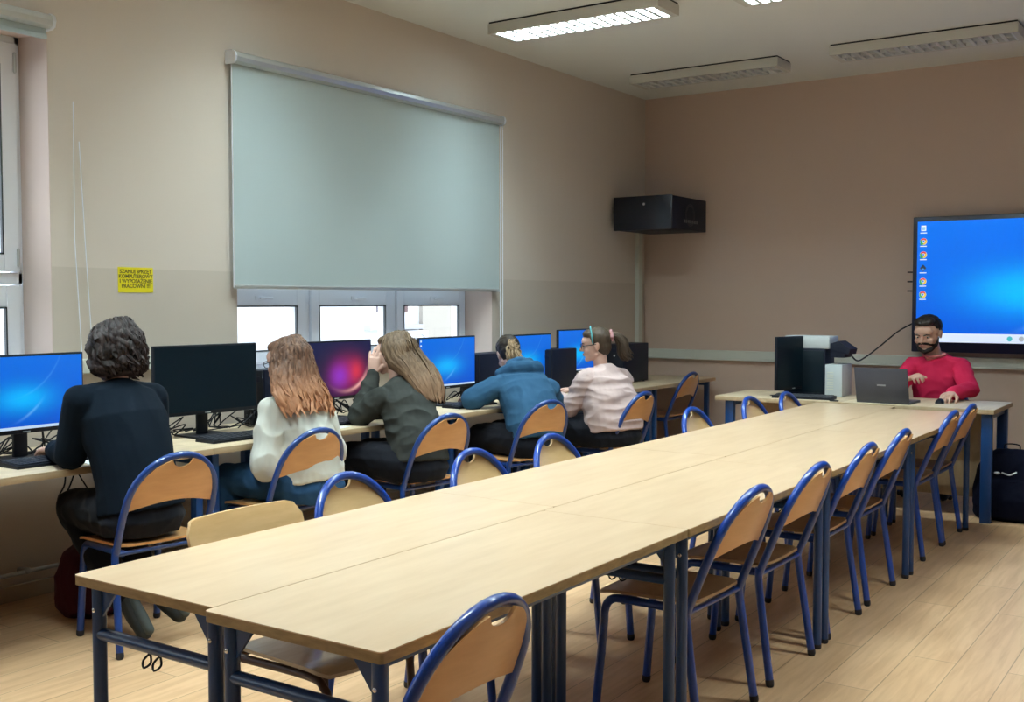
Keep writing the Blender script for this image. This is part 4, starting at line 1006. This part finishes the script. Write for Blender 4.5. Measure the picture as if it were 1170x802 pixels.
def person(label, root, P):
    r = thing('person', label, 'person', root)
    o = V(root)
    def fin(ob):
        ob.location = (0, 0, 0); ob.data.transform(Matrix.Translation(-o)); return ob
    lat = V(P['lat']).normalized(); sp = P['spine']
    m_ = P.get('skin', M_SKINP); s = P.get('hs', 1.0)
    # body: one continuous surface
    b = MB(); b.loft([(V(c), rx * 0.80, ry * 0.80) for c, rx, ry in sp], lat)
    hM = P['head']; nb = V(sp[-1][0]); add_head(b, hM, s)
    b.cap(nb - V((0, 0, 0.03)), hM @ V((0, -0.022, -0.055)), 0.052 * P.get('nk', 1), 0.048 * P.get('nk', 1), 14)
    for a in P['arms']:
        b.cap(nb.lerp(V(a['p'][0]), 0.25) - V((0, 0, 0.02)), a['p'][0], 0.045, 0.04)
        b.limb(a['p'], [0.043, 0.036, 0.024], 12)
        if 'hand' in a: add_hand(b, a['p'][-1], *a['hand'])
    for l in P['legs']: b.limb(l['p'][:3], [0.075, 0.052, 0.036], 12); b.cap(l['p'][2], l['toe'], 0.032, 0.026)
    body = fin(soft(b, 'body', m_, r, 0.0045, 2))
    # top
    t = MB(); t.loft([(V(c), rx, ry) for c, rx, ry in sp[:-1]] + [(V(sp[-1][0]) + V((0, 0, -0.012)), sp[-1][1] * 1.12, sp[-1][2] * 1.12)], lat, 28, P.get('pw', 2.3))
    sr = P.get('sleeve', [0.062, 0.056, 0.038])
    for a in P['arms']:
        q = [V(x) for x in a['p']]; end = q[-1] - (q[-1] - q[-2]).normalized() * 0.015
        t.cap(nb.lerp(q[0], 0.35) - V((0, 0, 0.025)), q[0], 0.055, sr[0]); t.limb([q[0], q[1], end], sr, 14)
    if 'top_extra' in P: P['top_extra'](t)
    fin(soft(t, P.get('top_name', 'sweater'), P['top'], r, 0.006, 4, folds(P.get('fold', 0.008), P.get('fsc', (8, 8, 12)), P.get('seed', 1), 0.002)))
    # trousers
    q = MB(); hp = V(sp[0][0]); tr = P.get('leg_r', [0.098, 0.076, 0.060])
    q.ell(hp + V((0, 0, -0.01)), (0.125, 0.125, 0.10)) if False else q.loft([(hp + V((0, 0, -0.10)), sp[0][1] * 0.86, sp[0][2] * 0.86), (hp + V((0, 0, -0.03)), sp[0][1] * 1.0, sp[0][2] * 1.0), (hp + V((0, 0, 0.05)), sp[0][1] * 0.80, sp[0][2] * 0.80)], lat)
    for l in P['legs']:
        z = [V(x) for x in l['p']]; q.limb([z[0], z[1], z[2] - (z[2] - z[1]).normalized() * 0.02], tr, 14)
    fin(soft(q, P.get('bottom_name', 'trousers'), P['bottom'], r, 0.008, 4, folds(0.006, (10, 10, 10), 5, 0.001)))
    for l in P['legs']:
        f = MB(); an = V(l['p'][2]); toe = V(l['toe']); d = (toe - an)
        dn = V(l.get('sole', (0, 0, -1)))
        f.cap(an, an + dn * 0.03 - d.normalized() * 0.02, 0.042, 0.04); f.limb([an + dn * 0.035, an.lerp(toe, 0.5) + dn * 0.015, toe], [0.043, 0.044, 0.036]); f.cap(an + (an - V(l['p'][1])).normalized() * -0.05, an, 0.046, 0.046)
        sh = fin(soft(f, 'shoe', P.get('shoe', M_BLACK), r, 0.006, 3))
        if 'sole_m' in P:
            g = MB(); k = dn.normalized() * 0.034
            g.limb([an + dn * 0.035 + k - d.normalized() * 0.02, an.lerp(toe, 0.5) + dn * 0.015 + k, toe + k], [0.022, 0.026, 0.022]); x = soft(g, 'sole', P['sole_m'], r, 0.006, 2); fin(x); x.parent = sh
    # eyes, brows, lips
    for sx in (-1, 1):
        e = MB(); e.m(M_EYEW).ell(V((sx * 0.029, 0.0745, 0.004)) * s, V((0.013, 0.0085, 0.0058)) * s, None, 12, hM); e.m(M_EYED).ell(V((sx * 0.029, 0.0815, 0.003)) * s, V((0.0055, 0.0035, 0.0055)) * s, None, 10, hM)
        fin(e.build('eye', None, r))
        e = MB(); e.limb([hM @ (V((sx * 0.013, 0.0925, 0.021)) * s), hM @ (V((sx * 0.03, 0.088, 0.026)) * s), hM @ (V((sx * 0.047, 0.076, 0.021)) * s)], [0.0035 * s, 0.004 * s, 0.002 * s], 8); fin(e.build('eyebrow', P['hair_m'], r))
    e = MB(); e.ell(V((0, 0.0925, -0.0505)) * s, V((0.019, 0.0055, 0.0042)) * s, None, 12, hM); e.ell(V((0, 0.0905, -0.0605)) * s, V((0.016, 0.006, 0.0048)) * s, None, 12, hM); fin(e.build('lips', M_LIP, r))
    r['_fin'] = 0; del r['_fin']
    return r, fin

def skull(core, M, s=1.0, k=1.0, low=False):
    """scalp shell behind the hairline"""
    core.ell(V((0, -0.030, 0.040)) * s, V((0.079, 0.088, 0.084)) * s * k, None, 18, M)
    core.ell(V((0, 0.030, 0.085)) * s, V((0.058, 0.048, 0.032)) * s * k, None, 16, M)
    core.ell(V((0, -0.050, -0.01)) * s, V((0.068, 0.062, 0.070)) * s * k, None, 16, M)

def cloth(name, c, rough=0.9, sheen=0.0, sc=250, st=0.25): return mat(name, c, rough, spec=0.12, sheen=sheen, bump=(sc, st, 0.0008), var=(2.0, 0.12, (1, 1, 1)))
C_BLACK = cloth('black_knit', (0.004, 0.009, 0.017)); C_TROUS = cloth('black_trousers', (0.006, 0.007, 0.012), 0.8, 0.05)
C_CREAM = cloth('cream_fleece', (0.72, 0.72, 0.65)); C_JEANS = cloth('blue_denim', (0.028, 0.085, 0.19)); C_GREY = cloth('charcoal_sweat', (0.040, 0.043, 0.040))
C_TEAL = cloth('teal_hoodie', (0.030, 0.088, 0.165)); C_PINK = cloth('pale_pink_sweat', (0.56, 0.42, 0.40)); C_RED = cloth('crimson_jumper', (0.62, 0.022, 0.085), 0.8)
C_SHOE = mat('dark_grey_shoe', (0.016, 0.020, 0.020), 0.7); C_SOLE = mat('grey_sole', (0.050, 0.060, 0.056), 0.8)

# 1: student in black at the nearest monitor
H = frame((-4.17, 2.985, 1.27), 96, -16)
P1, fin = person('person in a long black top with short dark wavy hair at the nearest blue monitor', (-3.98, 2.97, 0), dict(
    lat=(0.04, 1, 0), head=H, hair_m=M_EYED, seed=3, skin=M_SKINP,
    spine=[((-3.97, 2.98, 0.575), 0.195, 0.135), ((-3.99, 2.98, 0.68), 0.185, 0.125), ((-4.03, 2.975, 0.83), 0.19, 0.120), ((-4.08, 2.97, 0.97), 0.205, 0.122), ((-4.115, 2.975, 1.075), 0.175, 0.088), ((-4.135, 2.98, 1.13), 0.064, 0.056)],
    arms=[dict(p=[(-4.12, 2.79, 1.055), (-4.20, 2.795, 0.82), (-4.43, 2.87, 0.812)], hand=((-1, 0.12, -0.06), (0, 0.1, 1), 1, 0.35)),
          dict(p=[(-4.11, 3.15, 1.045), (-4.18, 3.215, 0.83), (-4.42, 3.07, 0.812)], hand=((-1, -0.2, -0.06), (0, 0.0, 1), -1, 0.35))],
    legs=[dict(p=[(-4.03, 2.90, 0.565), (-4.36, 2.92, 0.555), (-4.04, 2.94, 0.17)], toe=(-3.91, 2.94, 0.06), sole=(0.55, 0, 0.2)),
          dict(p=[(-4.03, 3.07, 0.565), (-4.36, 3.09, 0.555), (-4.02, 3.06, 0.20)], toe=(-3.88, 3.10, 0.10), sole=(0.55, 0.1, 0.2))],
    top=C_BLACK, bottom=C_TROUS, shoe=C_SHOE, sole_m=C_SOLE, top_name='long_top', fold=0.004, fsc=(6, 6, 5), sleeve=[0.070, 0.066, 0.046], leg_r=[0.11, 0.085, 0.06]))
HM1 = hair_mat('dark_wavy_hair', (0.012, 0.008, 0.008), (0.040, 0.026, 0.026), (0.05, 0.028, 0.026), 1.10, 1.22)
f1 = (H.to_3x3() @ V((0, 1, 0)))
def ex1(c): skull(c, H, 1.0, 1.06)
fin(hair([((-4.165, 2.985, 1.378), 0.045, 0.045), ((-4.155, 2.985, 1.362), 0.092, 0.085), ((-4.145, 2.985, 1.315), 0.118, 0.105), ((-4.135, 2.985, 1.25), 0.126, 0.106), ((-4.12, 2.985, 1.19), 0.120, 0.092), ((-4.105, 2.985, 1.145), 0.088, 0.070)], (0, 1, 0), HM1, P1, 210, 0.011, 0.013, 5, None, f1, 0.9, 0.08, ex1, True, 0.014))

# 2: student in the cream jacket
H = frame((-4.19, 4.045, 1.165), 92, -14)
P2, fin = person('person in a cream jacket and jeans with long auburn hair', (-4.0, 4.02, 0), dict(
    lat=(0.03, 1, 0), head=H, hair_m=M_EYED, seed=8,
    spine=[((-3.985, 4.03, 0.555), 0.185, 0.140), ((-4.0, 4.03, 0.64), 0.18, 0.135), ((-4.03, 4.03, 0.76), 0.175, 0.128), ((-4.07, 4.03, 0.87), 0.182, 0.122), ((-4.10, 4.03, 0.95), 0.15, 0.088), ((-4.13, 4.035, 1.0), 0.064, 0.056)],
    arms=[dict(p=[(-4.10, 3.87, 0.915), (-4.06, 3.79, 0.66), (-4.20, 3.90, 0.615)], hand=((-1, 0.5, -0.1), (0, 0.0, 1), -1, 0.5)),
          dict(p=[(-4.09, 4.19, 0.91), (-4.08, 4.275, 0.67), (-4.20, 4.14, 0.615)], hand=((-1, -0.5, -0.1), (0, 0.0, 1), 1, 0.5))],
    legs=[dict(p=[(-4.02, 3.93, 0.555), (-4.40, 3.84, 0.555), (-4.36, 3.86, 0.10)], toe=(-4.50, 3.85, 0.045)),
          dict(p=[(-4.02, 4.12, 0.555), (-4.42, 4.15, 0.555), (-4.40, 4.15, 0.10)], toe=(-4.54, 4.15, 0.045))],
    top=C_CREAM, bottom=C_JEANS, shoe=M_BLACK, top_name='jacket', fold=0.013, fsc=(9, 9, 7), sleeve=[0.076, 0.078, 0.046], leg_r=[0.112, 0.082, 0.062]))
HM2 = hair_mat('auburn_hair', (0.075, 0.036, 0.022), (0.17, 0.085, 0.05), (0.52, 0.23, 0.11), 0.97, 1.16)
f2 = (H.to_3x3() @ V((0, 1, 0)))
def ex2(c): skull(c, H, 1.0, 1.04)
fin(hair([((-4.165, 4.045, 1.285), 0.03, 0.03), ((-4.155, 4.045, 1.268), 0.072, 0.07), ((-4.14, 4.042, 1.215), 0.106, 0.096), ((-4.115, 4.03, 1.14), 0.120, 0.090), ((-4.065, 4.01, 1.06), 0.150, 0.068), ((-4.005, 3.995, 0.985), 0.175, 0.050), ((-3.965, 3.99, 0.925), 0.165, 0.032)], (0, 1, 0), HM2, P2, 320, 0.009, 0.012, 11, None, f2, 0.55, 0.22, ex2, True, 0.006))
g = MB()
for sx in (-1, 1): g.cap(H @ V((sx * 0.078, 0.0, 0.006)), H @ V((sx * 0.066, 0.085, 0.006)), 0.0022, 0.0022, 6); g.tube([H @ V((sx * 0.032 + 0.022 * math.cos(a), 0.098, 0.004 + 0.018 * math.sin(a))) for a in [2 * PI * k / 18 for k in range(18)]], 0.002, 6, closed=True)
g.cap(H @ V((-0.01, 0.098, 0.006)), H @ V((0.01, 0.098, 0.006)), 0.002, 0.002, 6)
fin(g.build('glasses', M_BLACK, P2))

# 3: student in charcoal, cheek in hand
H = frame((-4.225, 4.945, 1.165), 100, -10, 8)
P3, fin = person('person in a charcoal sweatshirt leaning their cheek on one hand, long light brown hair', (-3.93, 4.82, 0), dict(
    lat=(0.18, 1, -0.05), head=H, hair_m=M_EYED, seed=14,
    spine=[((-3.93, 4.83, 0.56), 0.185, 0.145), ((-3.95, 4.84, 0.66), 0.175, 0.135), ((-4.0, 4.86, 0.78), 0.165, 0.122), ((-4.06, 4.885, 0.88), 0.170, 0.118), ((-4.11, 4.90, 0.955), 0.145, 0.085), ((-4.15, 4.92, 1.01), 0.062, 0.055)],
    arms=[dict(p=[(-4.14, 4.745, 0.915), (-4.285, 4.735, 0.815), (-4.285, 4.85, 1.055)], hand=((0.02, 0.10, 1), (0.35, -1, 0.0), 1, 0.25, 1.05, 0.10)),
          dict(p=[(-4.06, 5.055, 0.90), (-4.20, 5.13, 0.815), (-4.42, 5.0, 0.805)], hand=((-1, -0.2, -0.05), (0, 0, 1), -1, 0.3))],
    legs=[dict(p=[(-3.98, 4.74, 0.56), (-4.36, 4.72, 0.56), (-4.34, 4.74, 0.10)], toe=(-4.48, 4.73, 0.045)),
          dict(p=[(-3.98, 4.92, 0.56), (-4.38, 4.93, 0.56), (-4.36, 4.93, 0.10)], toe=(-4.50, 4.93, 0.045))],
    top=C_GREY, bottom=C_TROUS, fold=0.011, fsc=(8, 8, 12), sleeve=[0.072, 0.070, 0.042], leg_r=[0.122, 0.098, 0.07]))
HM3 = hair_mat('light_brown_hair', (0.085, 0.052, 0.030), (0.19, 0.125, 0.075), (0.27, 0.15, 0.085), 0.95, 1.15)
f3 = (H.to_3x3() @ V((0, 1, 0)))
def ex3(c): skull(c, H, 1.0, 1.05)
fin(hair([((-4.21, 4.955, 1.298), 0.035, 0.035), ((-4.205, 4.955, 1.280), 0.078, 0.080), ((-4.20, 4.955, 1.22), 0.108, 0.112), ((-4.16, 4.97, 1.14), 0.122, 0.105), ((-4.06, 5.0, 1.06), 0.128, 0.06), ((-3.99, 4.995, 0.98), 0.115, 0.045), ((-3.945, 4.985, 0.90), 0.072, 0.030)], (0.15, 1, 0), HM3, P3, 260, 0.008, 0.004, 17, None, f3, 0.5, 0.10, ex3))

# 4: student in the teal hoodie bent over the desk
H = frame((-4.315, 6.30, 1.105), 52, -38)
def hood(t):
    t.limb([(-4.23, 6.08, 0.985), (-4.13, 6.10, 1.02), (-4.06, 6.17, 1.035), (-4.05, 6.26, 1.02), (-4.12, 6.36, 0.985)], [0.035, 0.048, 0.052, 0.048, 0.035])
    t.limb([(-4.17, 6.11, 1.06), (-4.10, 6.15, 1.075), (-4.085, 6.22, 1.07), (-4.12, 6.29, 1.045)], [0.025, 0.03, 0.03, 0.024])
    t.cap((-4.11, 6.17, 0.97), (-4.06, 6.20, 0.93), 0.06, 0.04)
P4, fin = person('person in a blue hoodie bent over the desk with curly tied hair', (-3.92, 6.03, 0), dict(
    lat=(0.58, 0.81, 0), head=H, hair_m=M_EYED, seed=21,
    spine=[((-3.91, 6.02, 0.56), 0.20, 0.155), ((-3.93, 6.04, 0.66), 0.195, 0.150), ((-3.98, 6.08, 0.77), 0.185, 0.135), ((-4.06, 6.13, 0.87), 0.20, 0.130), ((-4.12, 6.18, 0.935), 0.175, 0.095), ((-4.19, 6.225, 0.985), 0.068, 0.06)],
    arms=[dict(p=[(-4.21, 5.985, 0.895), (-4.30, 5.86, 0.825), (-4.47, 6.05, 0.81)], hand=((-0.8, 0.5, -0.05), (0, 0, 1), 1, 0.3)),
          dict(p=[(-3.99, 6.31, 0.87), (-4.02, 6.46, 0.73), (-4.24, 6.50, 0.82)], hand=((-1, 0.0, -0.05), (0, 0, 1), -1, 0.3))],
    legs=[dict(p=[(-3.97, 5.95, 0.56), (-4.33, 5.98, 0.56), (-4.30, 5.98, 0.10)], toe=(-4.44, 6.0, 0.045)),
          dict(p=[(-3.95, 6.13, 0.56), (-4.34, 6.24, 0.56), (-4.32, 6.24, 0.10)], toe=(-4.46, 6.26, 0.045))],
    top=C_TEAL, bottom=C_TROUS, top_extra=hood, top_name='hoodie', fold=0.010, fsc=(7, 7, 9), sleeve=[0.082, 0.074, 0.05], leg_r=[0.12, 0.092, 0.07]))
HM4 = hair_mat('dark_brown_hair', (0.012, 0.008, 0.007), (0.035, 0.020, 0.014), (0.03, 0.02, 0.014), 0.9, 0.8)
HM4b = hair_mat('light_curls', (0.07, 0.04, 0.022), (0.25, 0.16, 0.085), (0.25, 0.16, 0.085), 0.9, 0.8)
b = MB(); skull(b, H, 1.0, 1.08); hh = soft(b, 'hair', HM4, P4, 0.006, 3, folds(0.004, (30, 30, 30), 2)); fin(hh)
bk = H @ V((0.0, -0.115, 0.03))
rnd = random.Random(4); b = MB()
for i in range(46):
    q = bk + V((rnd.uniform(-.015, .015), rnd.uniform(-.015, .015), rnd.uniform(-.015, .015))); ph = rnd.uniform(0, 6.28)
    en = V((-4.155, 6.19, 1.055)) + V((rnd.uniform(-.05, .05), rnd.uniform(-.06, .04), rnd.uniform(-.05, .03)))
    pts = [q.lerp(en, k / 9) + V((math.cos(ph + k * 1.3), math.sin(ph + k * 1.3), math.sin(ph + k))) * 0.014 * min(1, k / 3) + V((0, 0, 0.03 * math.sin(PI * k / 9))) for k in range(10)]
    b.tube(pts, [0.007] * 9 + [0.002], 6)
x = fin(b.build('ponytail', HM4b, P4, angle=80)); x['label'] = 'light brown curly ponytail'

# 5: student in pale pink with ponytail, seen in profile
H = frame((-3.885, 6.775, 1.165), 122, -8)
P5, fin = person('person in a pale pink sweatshirt with glasses and a ponytail, face in profile', (-3.72, 6.74, 0), dict(
    lat=(0.28, 1, 0), head=H, hair_m=M_EYED, seed=30,
    spine=[((-3.72, 6.75, 0.565), 0.225, 0.175), ((-3.735, 6.755, 0.66), 0.225, 0.175), ((-3.76, 6.77, 0.77), 0.21, 0.165), ((-3.80, 6.785, 0.88), 0.195, 0.145), ((-3.83, 6.795, 0.96), 0.155, 0.095), ((-3.85, 6.80, 1.02), 0.065, 0.058)],
    arms=[dict(p=[(-3.88, 6.65, 0.92), (-3.99, 6.60, 0.72), (-4.23, 6.71, 0.815)], hand=((-1, 0.1, -0.05), (0, 0, 1), 1, 0.3)),
          dict(p=[(-3.77, 6.96, 0.915), (-3.90, 7.06, 0.74), (-4.20, 6.99, 0.82)], hand=((-1, -0.1, -0.05), (0, 0, 1), -1, 0.3))],
    legs=[dict(p=[(-3.78, 6.65, 0.565), (-4.14, 6.58, 0.565), (-4.12, 6.60, 0.10)], toe=(-4.26, 6.59, 0.045)),
          dict(p=[(-3.78, 6.86, 0.565), (-4.17, 6.90, 0.565), (-4.15, 6.90, 0.10)], toe=(-4.29, 6.90, 0.045))],
    top=C_PINK, bottom=C_TROUS, fold=0.013, fsc=(5, 5, 15), sleeve=[0.082, 0.072, 0.046], leg_r=[0.125, 0.10, 0.072]))
HM5 = hair_mat('brown_hair', (0.022, 0.013, 0.010), (0.065, 0.040, 0.026), (0.06, 0.04, 0.025), 0.9, 0.8)
b = MB(); skull(b, H, 1.0, 1.06); fin(soft(b, 'hair', HM5, P5, 0.005, 3, folds(0.003, (40, 40, 12), 2)))
bk = H @ V((0.0, -0.125, 0.055))
b = MB(); b.tube([bk + (H.to_3x3() @ V((0.028 * math.cos(a), 0.0, 0.028 * math.sin(a)))) * (1 + 0.15 * math.sin(a * 6)) for a in [2 * PI * k / 24 for k in range(24)]], 0.013, 8, closed=True); fin(b.build('scrunchie', mat('pink_fabric', (0.48, 0.25, 0.27), 0.8), P5))
rnd = random.Random(9); b = MB()
for i in range(80):
    j = V((rnd.uniform(-1, 1), rnd.uniform(-1, 1), rnd.uniform(-1, 1))) * 0.016
    pts = smooth_path([H @ V((0, -0.10, 0.05)) + j, bk + j + V((0.02, 0.02, 0)), bk + V((0.055, 0.055, -0.05)) + j * 1.8, bk + V((0.065, 0.065, -0.12)) + j * 2, bk + V((0.075, 0.085, -0.17)) + j * 1.5 + V((0.02, 0.02, 0.015)) * rnd.random()], 3)
    b.tube(pts, [0.0065] * (len(pts) - 1) + [0.002], 5)
fin(b.build('ponytail', HM5, P5, angle=80))
b = MB(); b.tube([H @ V((0.088 * math.cos(a), 0.018, 0.045 + 0.092 * math.sin(a))) for a in [PI * k / 20 for k in range(-2, 23)]], 0.0085, 8, flat=0.5); fin(b.build('headband', mat('teal_band', (0.10, 0.42, 0.46), 0.4), P5))
g = MB()
for sx in (-1, 1): g.cap(H @ V((sx * 0.080, -0.005, 0.008)), H @ V((sx * 0.060, 0.090, 0.008)), 0.003, 0.003, 6); g.tube([H @ V((sx * 0.032 + 0.024 * math.cos(a), 0.100, 0.004 + 0.018 * math.sin(a))) for a in [2 * PI * k / 18 for k in range(18)]], 0.003, 6, closed=True)
g.cap(H @ V((-0.01, 0.100, 0.008)), H @ V((0.01, 0.100, 0.008)), 0.0025, 0.0025, 6); fin(g.build('glasses', M_BLACK, P5))

# the man in red behind the teacher desk
H = frame((-2.035, 8.60, 1.235), 170, -20) @ Matrix.Diagonal((1.16, 1.04, 0.98, 1))
P6, fin = person('bearded person in a crimson jumper sitting behind the laptop, hand on a mouse', (-1.99, 8.78, 0), dict(
    lat=(-1, 0.0, 0), head=H, hair_m=M_EYED, seed=40, hs=1.10, skin=M_SKIN, nk=1.15,
    spine=[((-1.985, 8.80, 0.56), 0.185, 0.15), ((-1.985, 8.79, 0.67), 0.175, 0.145), ((-1.985, 8.76, 0.79), 0.185, 0.14), ((-1.985, 8.73, 0.91), 0.200, 0.135), ((-1.99, 8.70, 1.005), 0.168, 0.095), ((-2.0, 8.68, 1.07), 0.072, 0.065)],
    arms=[dict(p=[(-2.165, 8.70, 0.975), (-2.25, 8.50, 0.80), (-2.10, 8.33, 0.905)], hand=((0.55, -0.55, 0.25), (-0.2, -0.3, 1), -1, 0.75, 1.1)),
          dict(p=[(-1.815, 8.70, 0.975), (-1.70, 8.47, 0.83), (-1.76, 8.17, 0.822)], hand=((-0.18, -1, -0.10), (0, -0.1, 1), -1, 0.45, 1.12))],
    legs=[dict(p=[(-2.08, 8.76, 0.56), (-2.12, 8.45, 0.56), (-2.12, 8.50, 0.10)], toe=(-2.13, 8.36, 0.045)),
          dict(p=[(-1.89, 8.76, 0.56), (-1.86, 8.45, 0.56), (-1.86, 8.50, 0.10)], toe=(-1.85, 8.36, 0.045))],
    top=C_RED, bottom=C_TROUS, fold=0.008, fsc=(8, 8, 10), sleeve=[0.074, 0.066, 0.044], top_name='jumper'))
HM6 = hair_mat('short_dark_hair', (0.008, 0.006, 0.006), (0.024, 0.015, 0.012), (0.02, 0.014, 0.01), 0.9, 0.8)
b = MB()
b.ell((0, -0.030, 0.050), (0.087, 0.093, 0.090), None, 18, H); b.ell((0, 0.026, 0.110), (0.066, 0.056, 0.034), None, 16, H); b.ell((0.01, 0.060, 0.112), (0.045, 0.022, 0.018), None, 12, H); b.ell((0, -0.055, 0.0), (0.074, 0.06, 0.06), None, 16, H)
fin(soft(b, 'hair', HM6, P6, 0.005, 3, folds(0.004, (50, 50, 50), 2)))
b = MB(); s6 = 1.10
def hp(p): return H @ (V(p) * s6)
b.limb([hp((-0.064, 0.005, -0.03)), hp((-0.054, 0.032, -0.068)), hp((-0.030, 0.062, -0.094)), hp((0, 0.077, -0.102)), hp((0.030, 0.062, -0.094)), hp((0.054, 0.032, -0.068)), hp((0.064, 0.005, -0.03))], [0.008, 0.016, 0.019, 0.021, 0.019, 0.016, 0.008])
b.limb([hp((-0.046, 0.056, -0.062)), hp((-0.026, 0.083, -0.044)), hp((0, 0.094, -0.038)), hp((0.026, 0.083, -0.044)), hp((0.046, 0.056, -0.062))], [0.010, 0.008, 0.007, 0.008, 0.010])
fin(soft(b, 'beard', HM6, P6, 0.004, 2, folds(0.002, (60, 60, 60), 2)))
b = MB(); b.tube([V((-2.0, 8.67, 1.075)) + V((0.076 * math.cos(a), 0.068 * math.sin(a), 0.012 * math.sin(a))) for a in [2 * PI * k / 28 for k in range(28)]], 0.012, 8, closed=True); fin(b.build('collar', cloth('collar_pink', (0.62, 0.22, 0.22)), P6))
# ------------------------------------------------------------------ outside the windows
M_FAC = mat('far_facade', (0.33, 0.305, 0.27), 0.9); M_ROOF = mat('far_roof', (0.26, 0.19, 0.18), 0.9); M_EXTW = mat('far_white', (0.52, 0.53, 0.55), 0.8); M_FPANE = mat('far_pane', (0.10, 0.055, 0.055), 0.6)
hb = thing('beige_building', 'beige building with dark windows seen through the third window sash', 'building', (-15, 18.15, -6))
MB().box((-4, 0.45, 0), (0, 9, 12)).build('facade', M_FAC, hb, smooth=False)
MB().box((-4, -1.35, 0), (-0.1, 0.45, 12)).build('white_facade', M_EXTW, hb, smooth=False)
for a, b_ in ((-0.95, -0.62), (-0.42, 0.02)):
    MB().box((-0.12, a, 7.25), (-0.06, b_, 8.25)).build('window', M_FPANE, hb, smooth=False); MB().box((-0.12, a, 5.3), (-0.06, b_, 5.9)).build('window', M_FPANE, hb, smooth=False)
MB().box((-0.1, -1.35, 6.88), (0.08, 0.40, 6.98)).build('ledge', mat('ledge_grey', (0.35, 0.36, 0.4), 0.8), hb, smooth=False)
ac = thing('air_conditioner', 'white outdoor fan unit on the building beyond the third sash', 'air conditioner', (-14.9, 18.15, 0.35))
MB().box((-0.15, -0.35, 0), (0.15, 0.35, 0.5), 0.02).build('unit_casing', M_EXTW, ac); MB().tube([(0.155, 0.05 + 0.18 * math.cos(a), 0.25 + 0.18 * math.sin(a)) for a in [2 * PI * k / 20 for k in range(20)]], 0.02, 6, closed=True).build('fan_ring', MATS['ledge_grey'], ac)
MB().box((-0.1, -0.3, -0.1), (0.1, -0.25, 0.0)).box((-0.1, 0.25, -0.1), (0.1, 0.3, 0.0)).build('bracket', MATS['ledge_grey'], ac, smooth=False)
lb = thing('low_house', 'low pale house with a pinkish gabled roof beyond the middle sash', 'house', (-40, 42.3, -7))
MB().box((-6, -1.5, 0), (0, 4.2, 6.9)).build('house_wall', M_EXTW, lb, smooth=False)
MB().rings([[V((x, -1.8, 6.8)), V((x, -1.8, 6.95)), V((x, 1.9, 7.55)), V((x, 4.4, 7.35)), V((x, 4.4, 6.8))] for x in (-6.3, 0.3)]).build('house_roof', M_ROOF, lb, smooth=False)
l2 = thing('long_house', 'long pale house with a thin pinkish roof line beyond the left sash', 'house', (-40, 36, -7))
MB().box((-6, -3.0, 0), (0, 3.2, 6.55)).build('house_wall', M_EXTW, l2, smooth=False)
MB().box((-6.3, -3.2, 6.55), (0.3, 3.4, 6.72)).build('house_roof', M_ROOF, l2, smooth=False)
tag(MB().box((-80, -30, -7.5), (-5.4, 90, -7)).build('outdoor_ground', mat('yard', (0.35, 0.35, 0.33), 0.9), None, smooth=False), kind='structure')
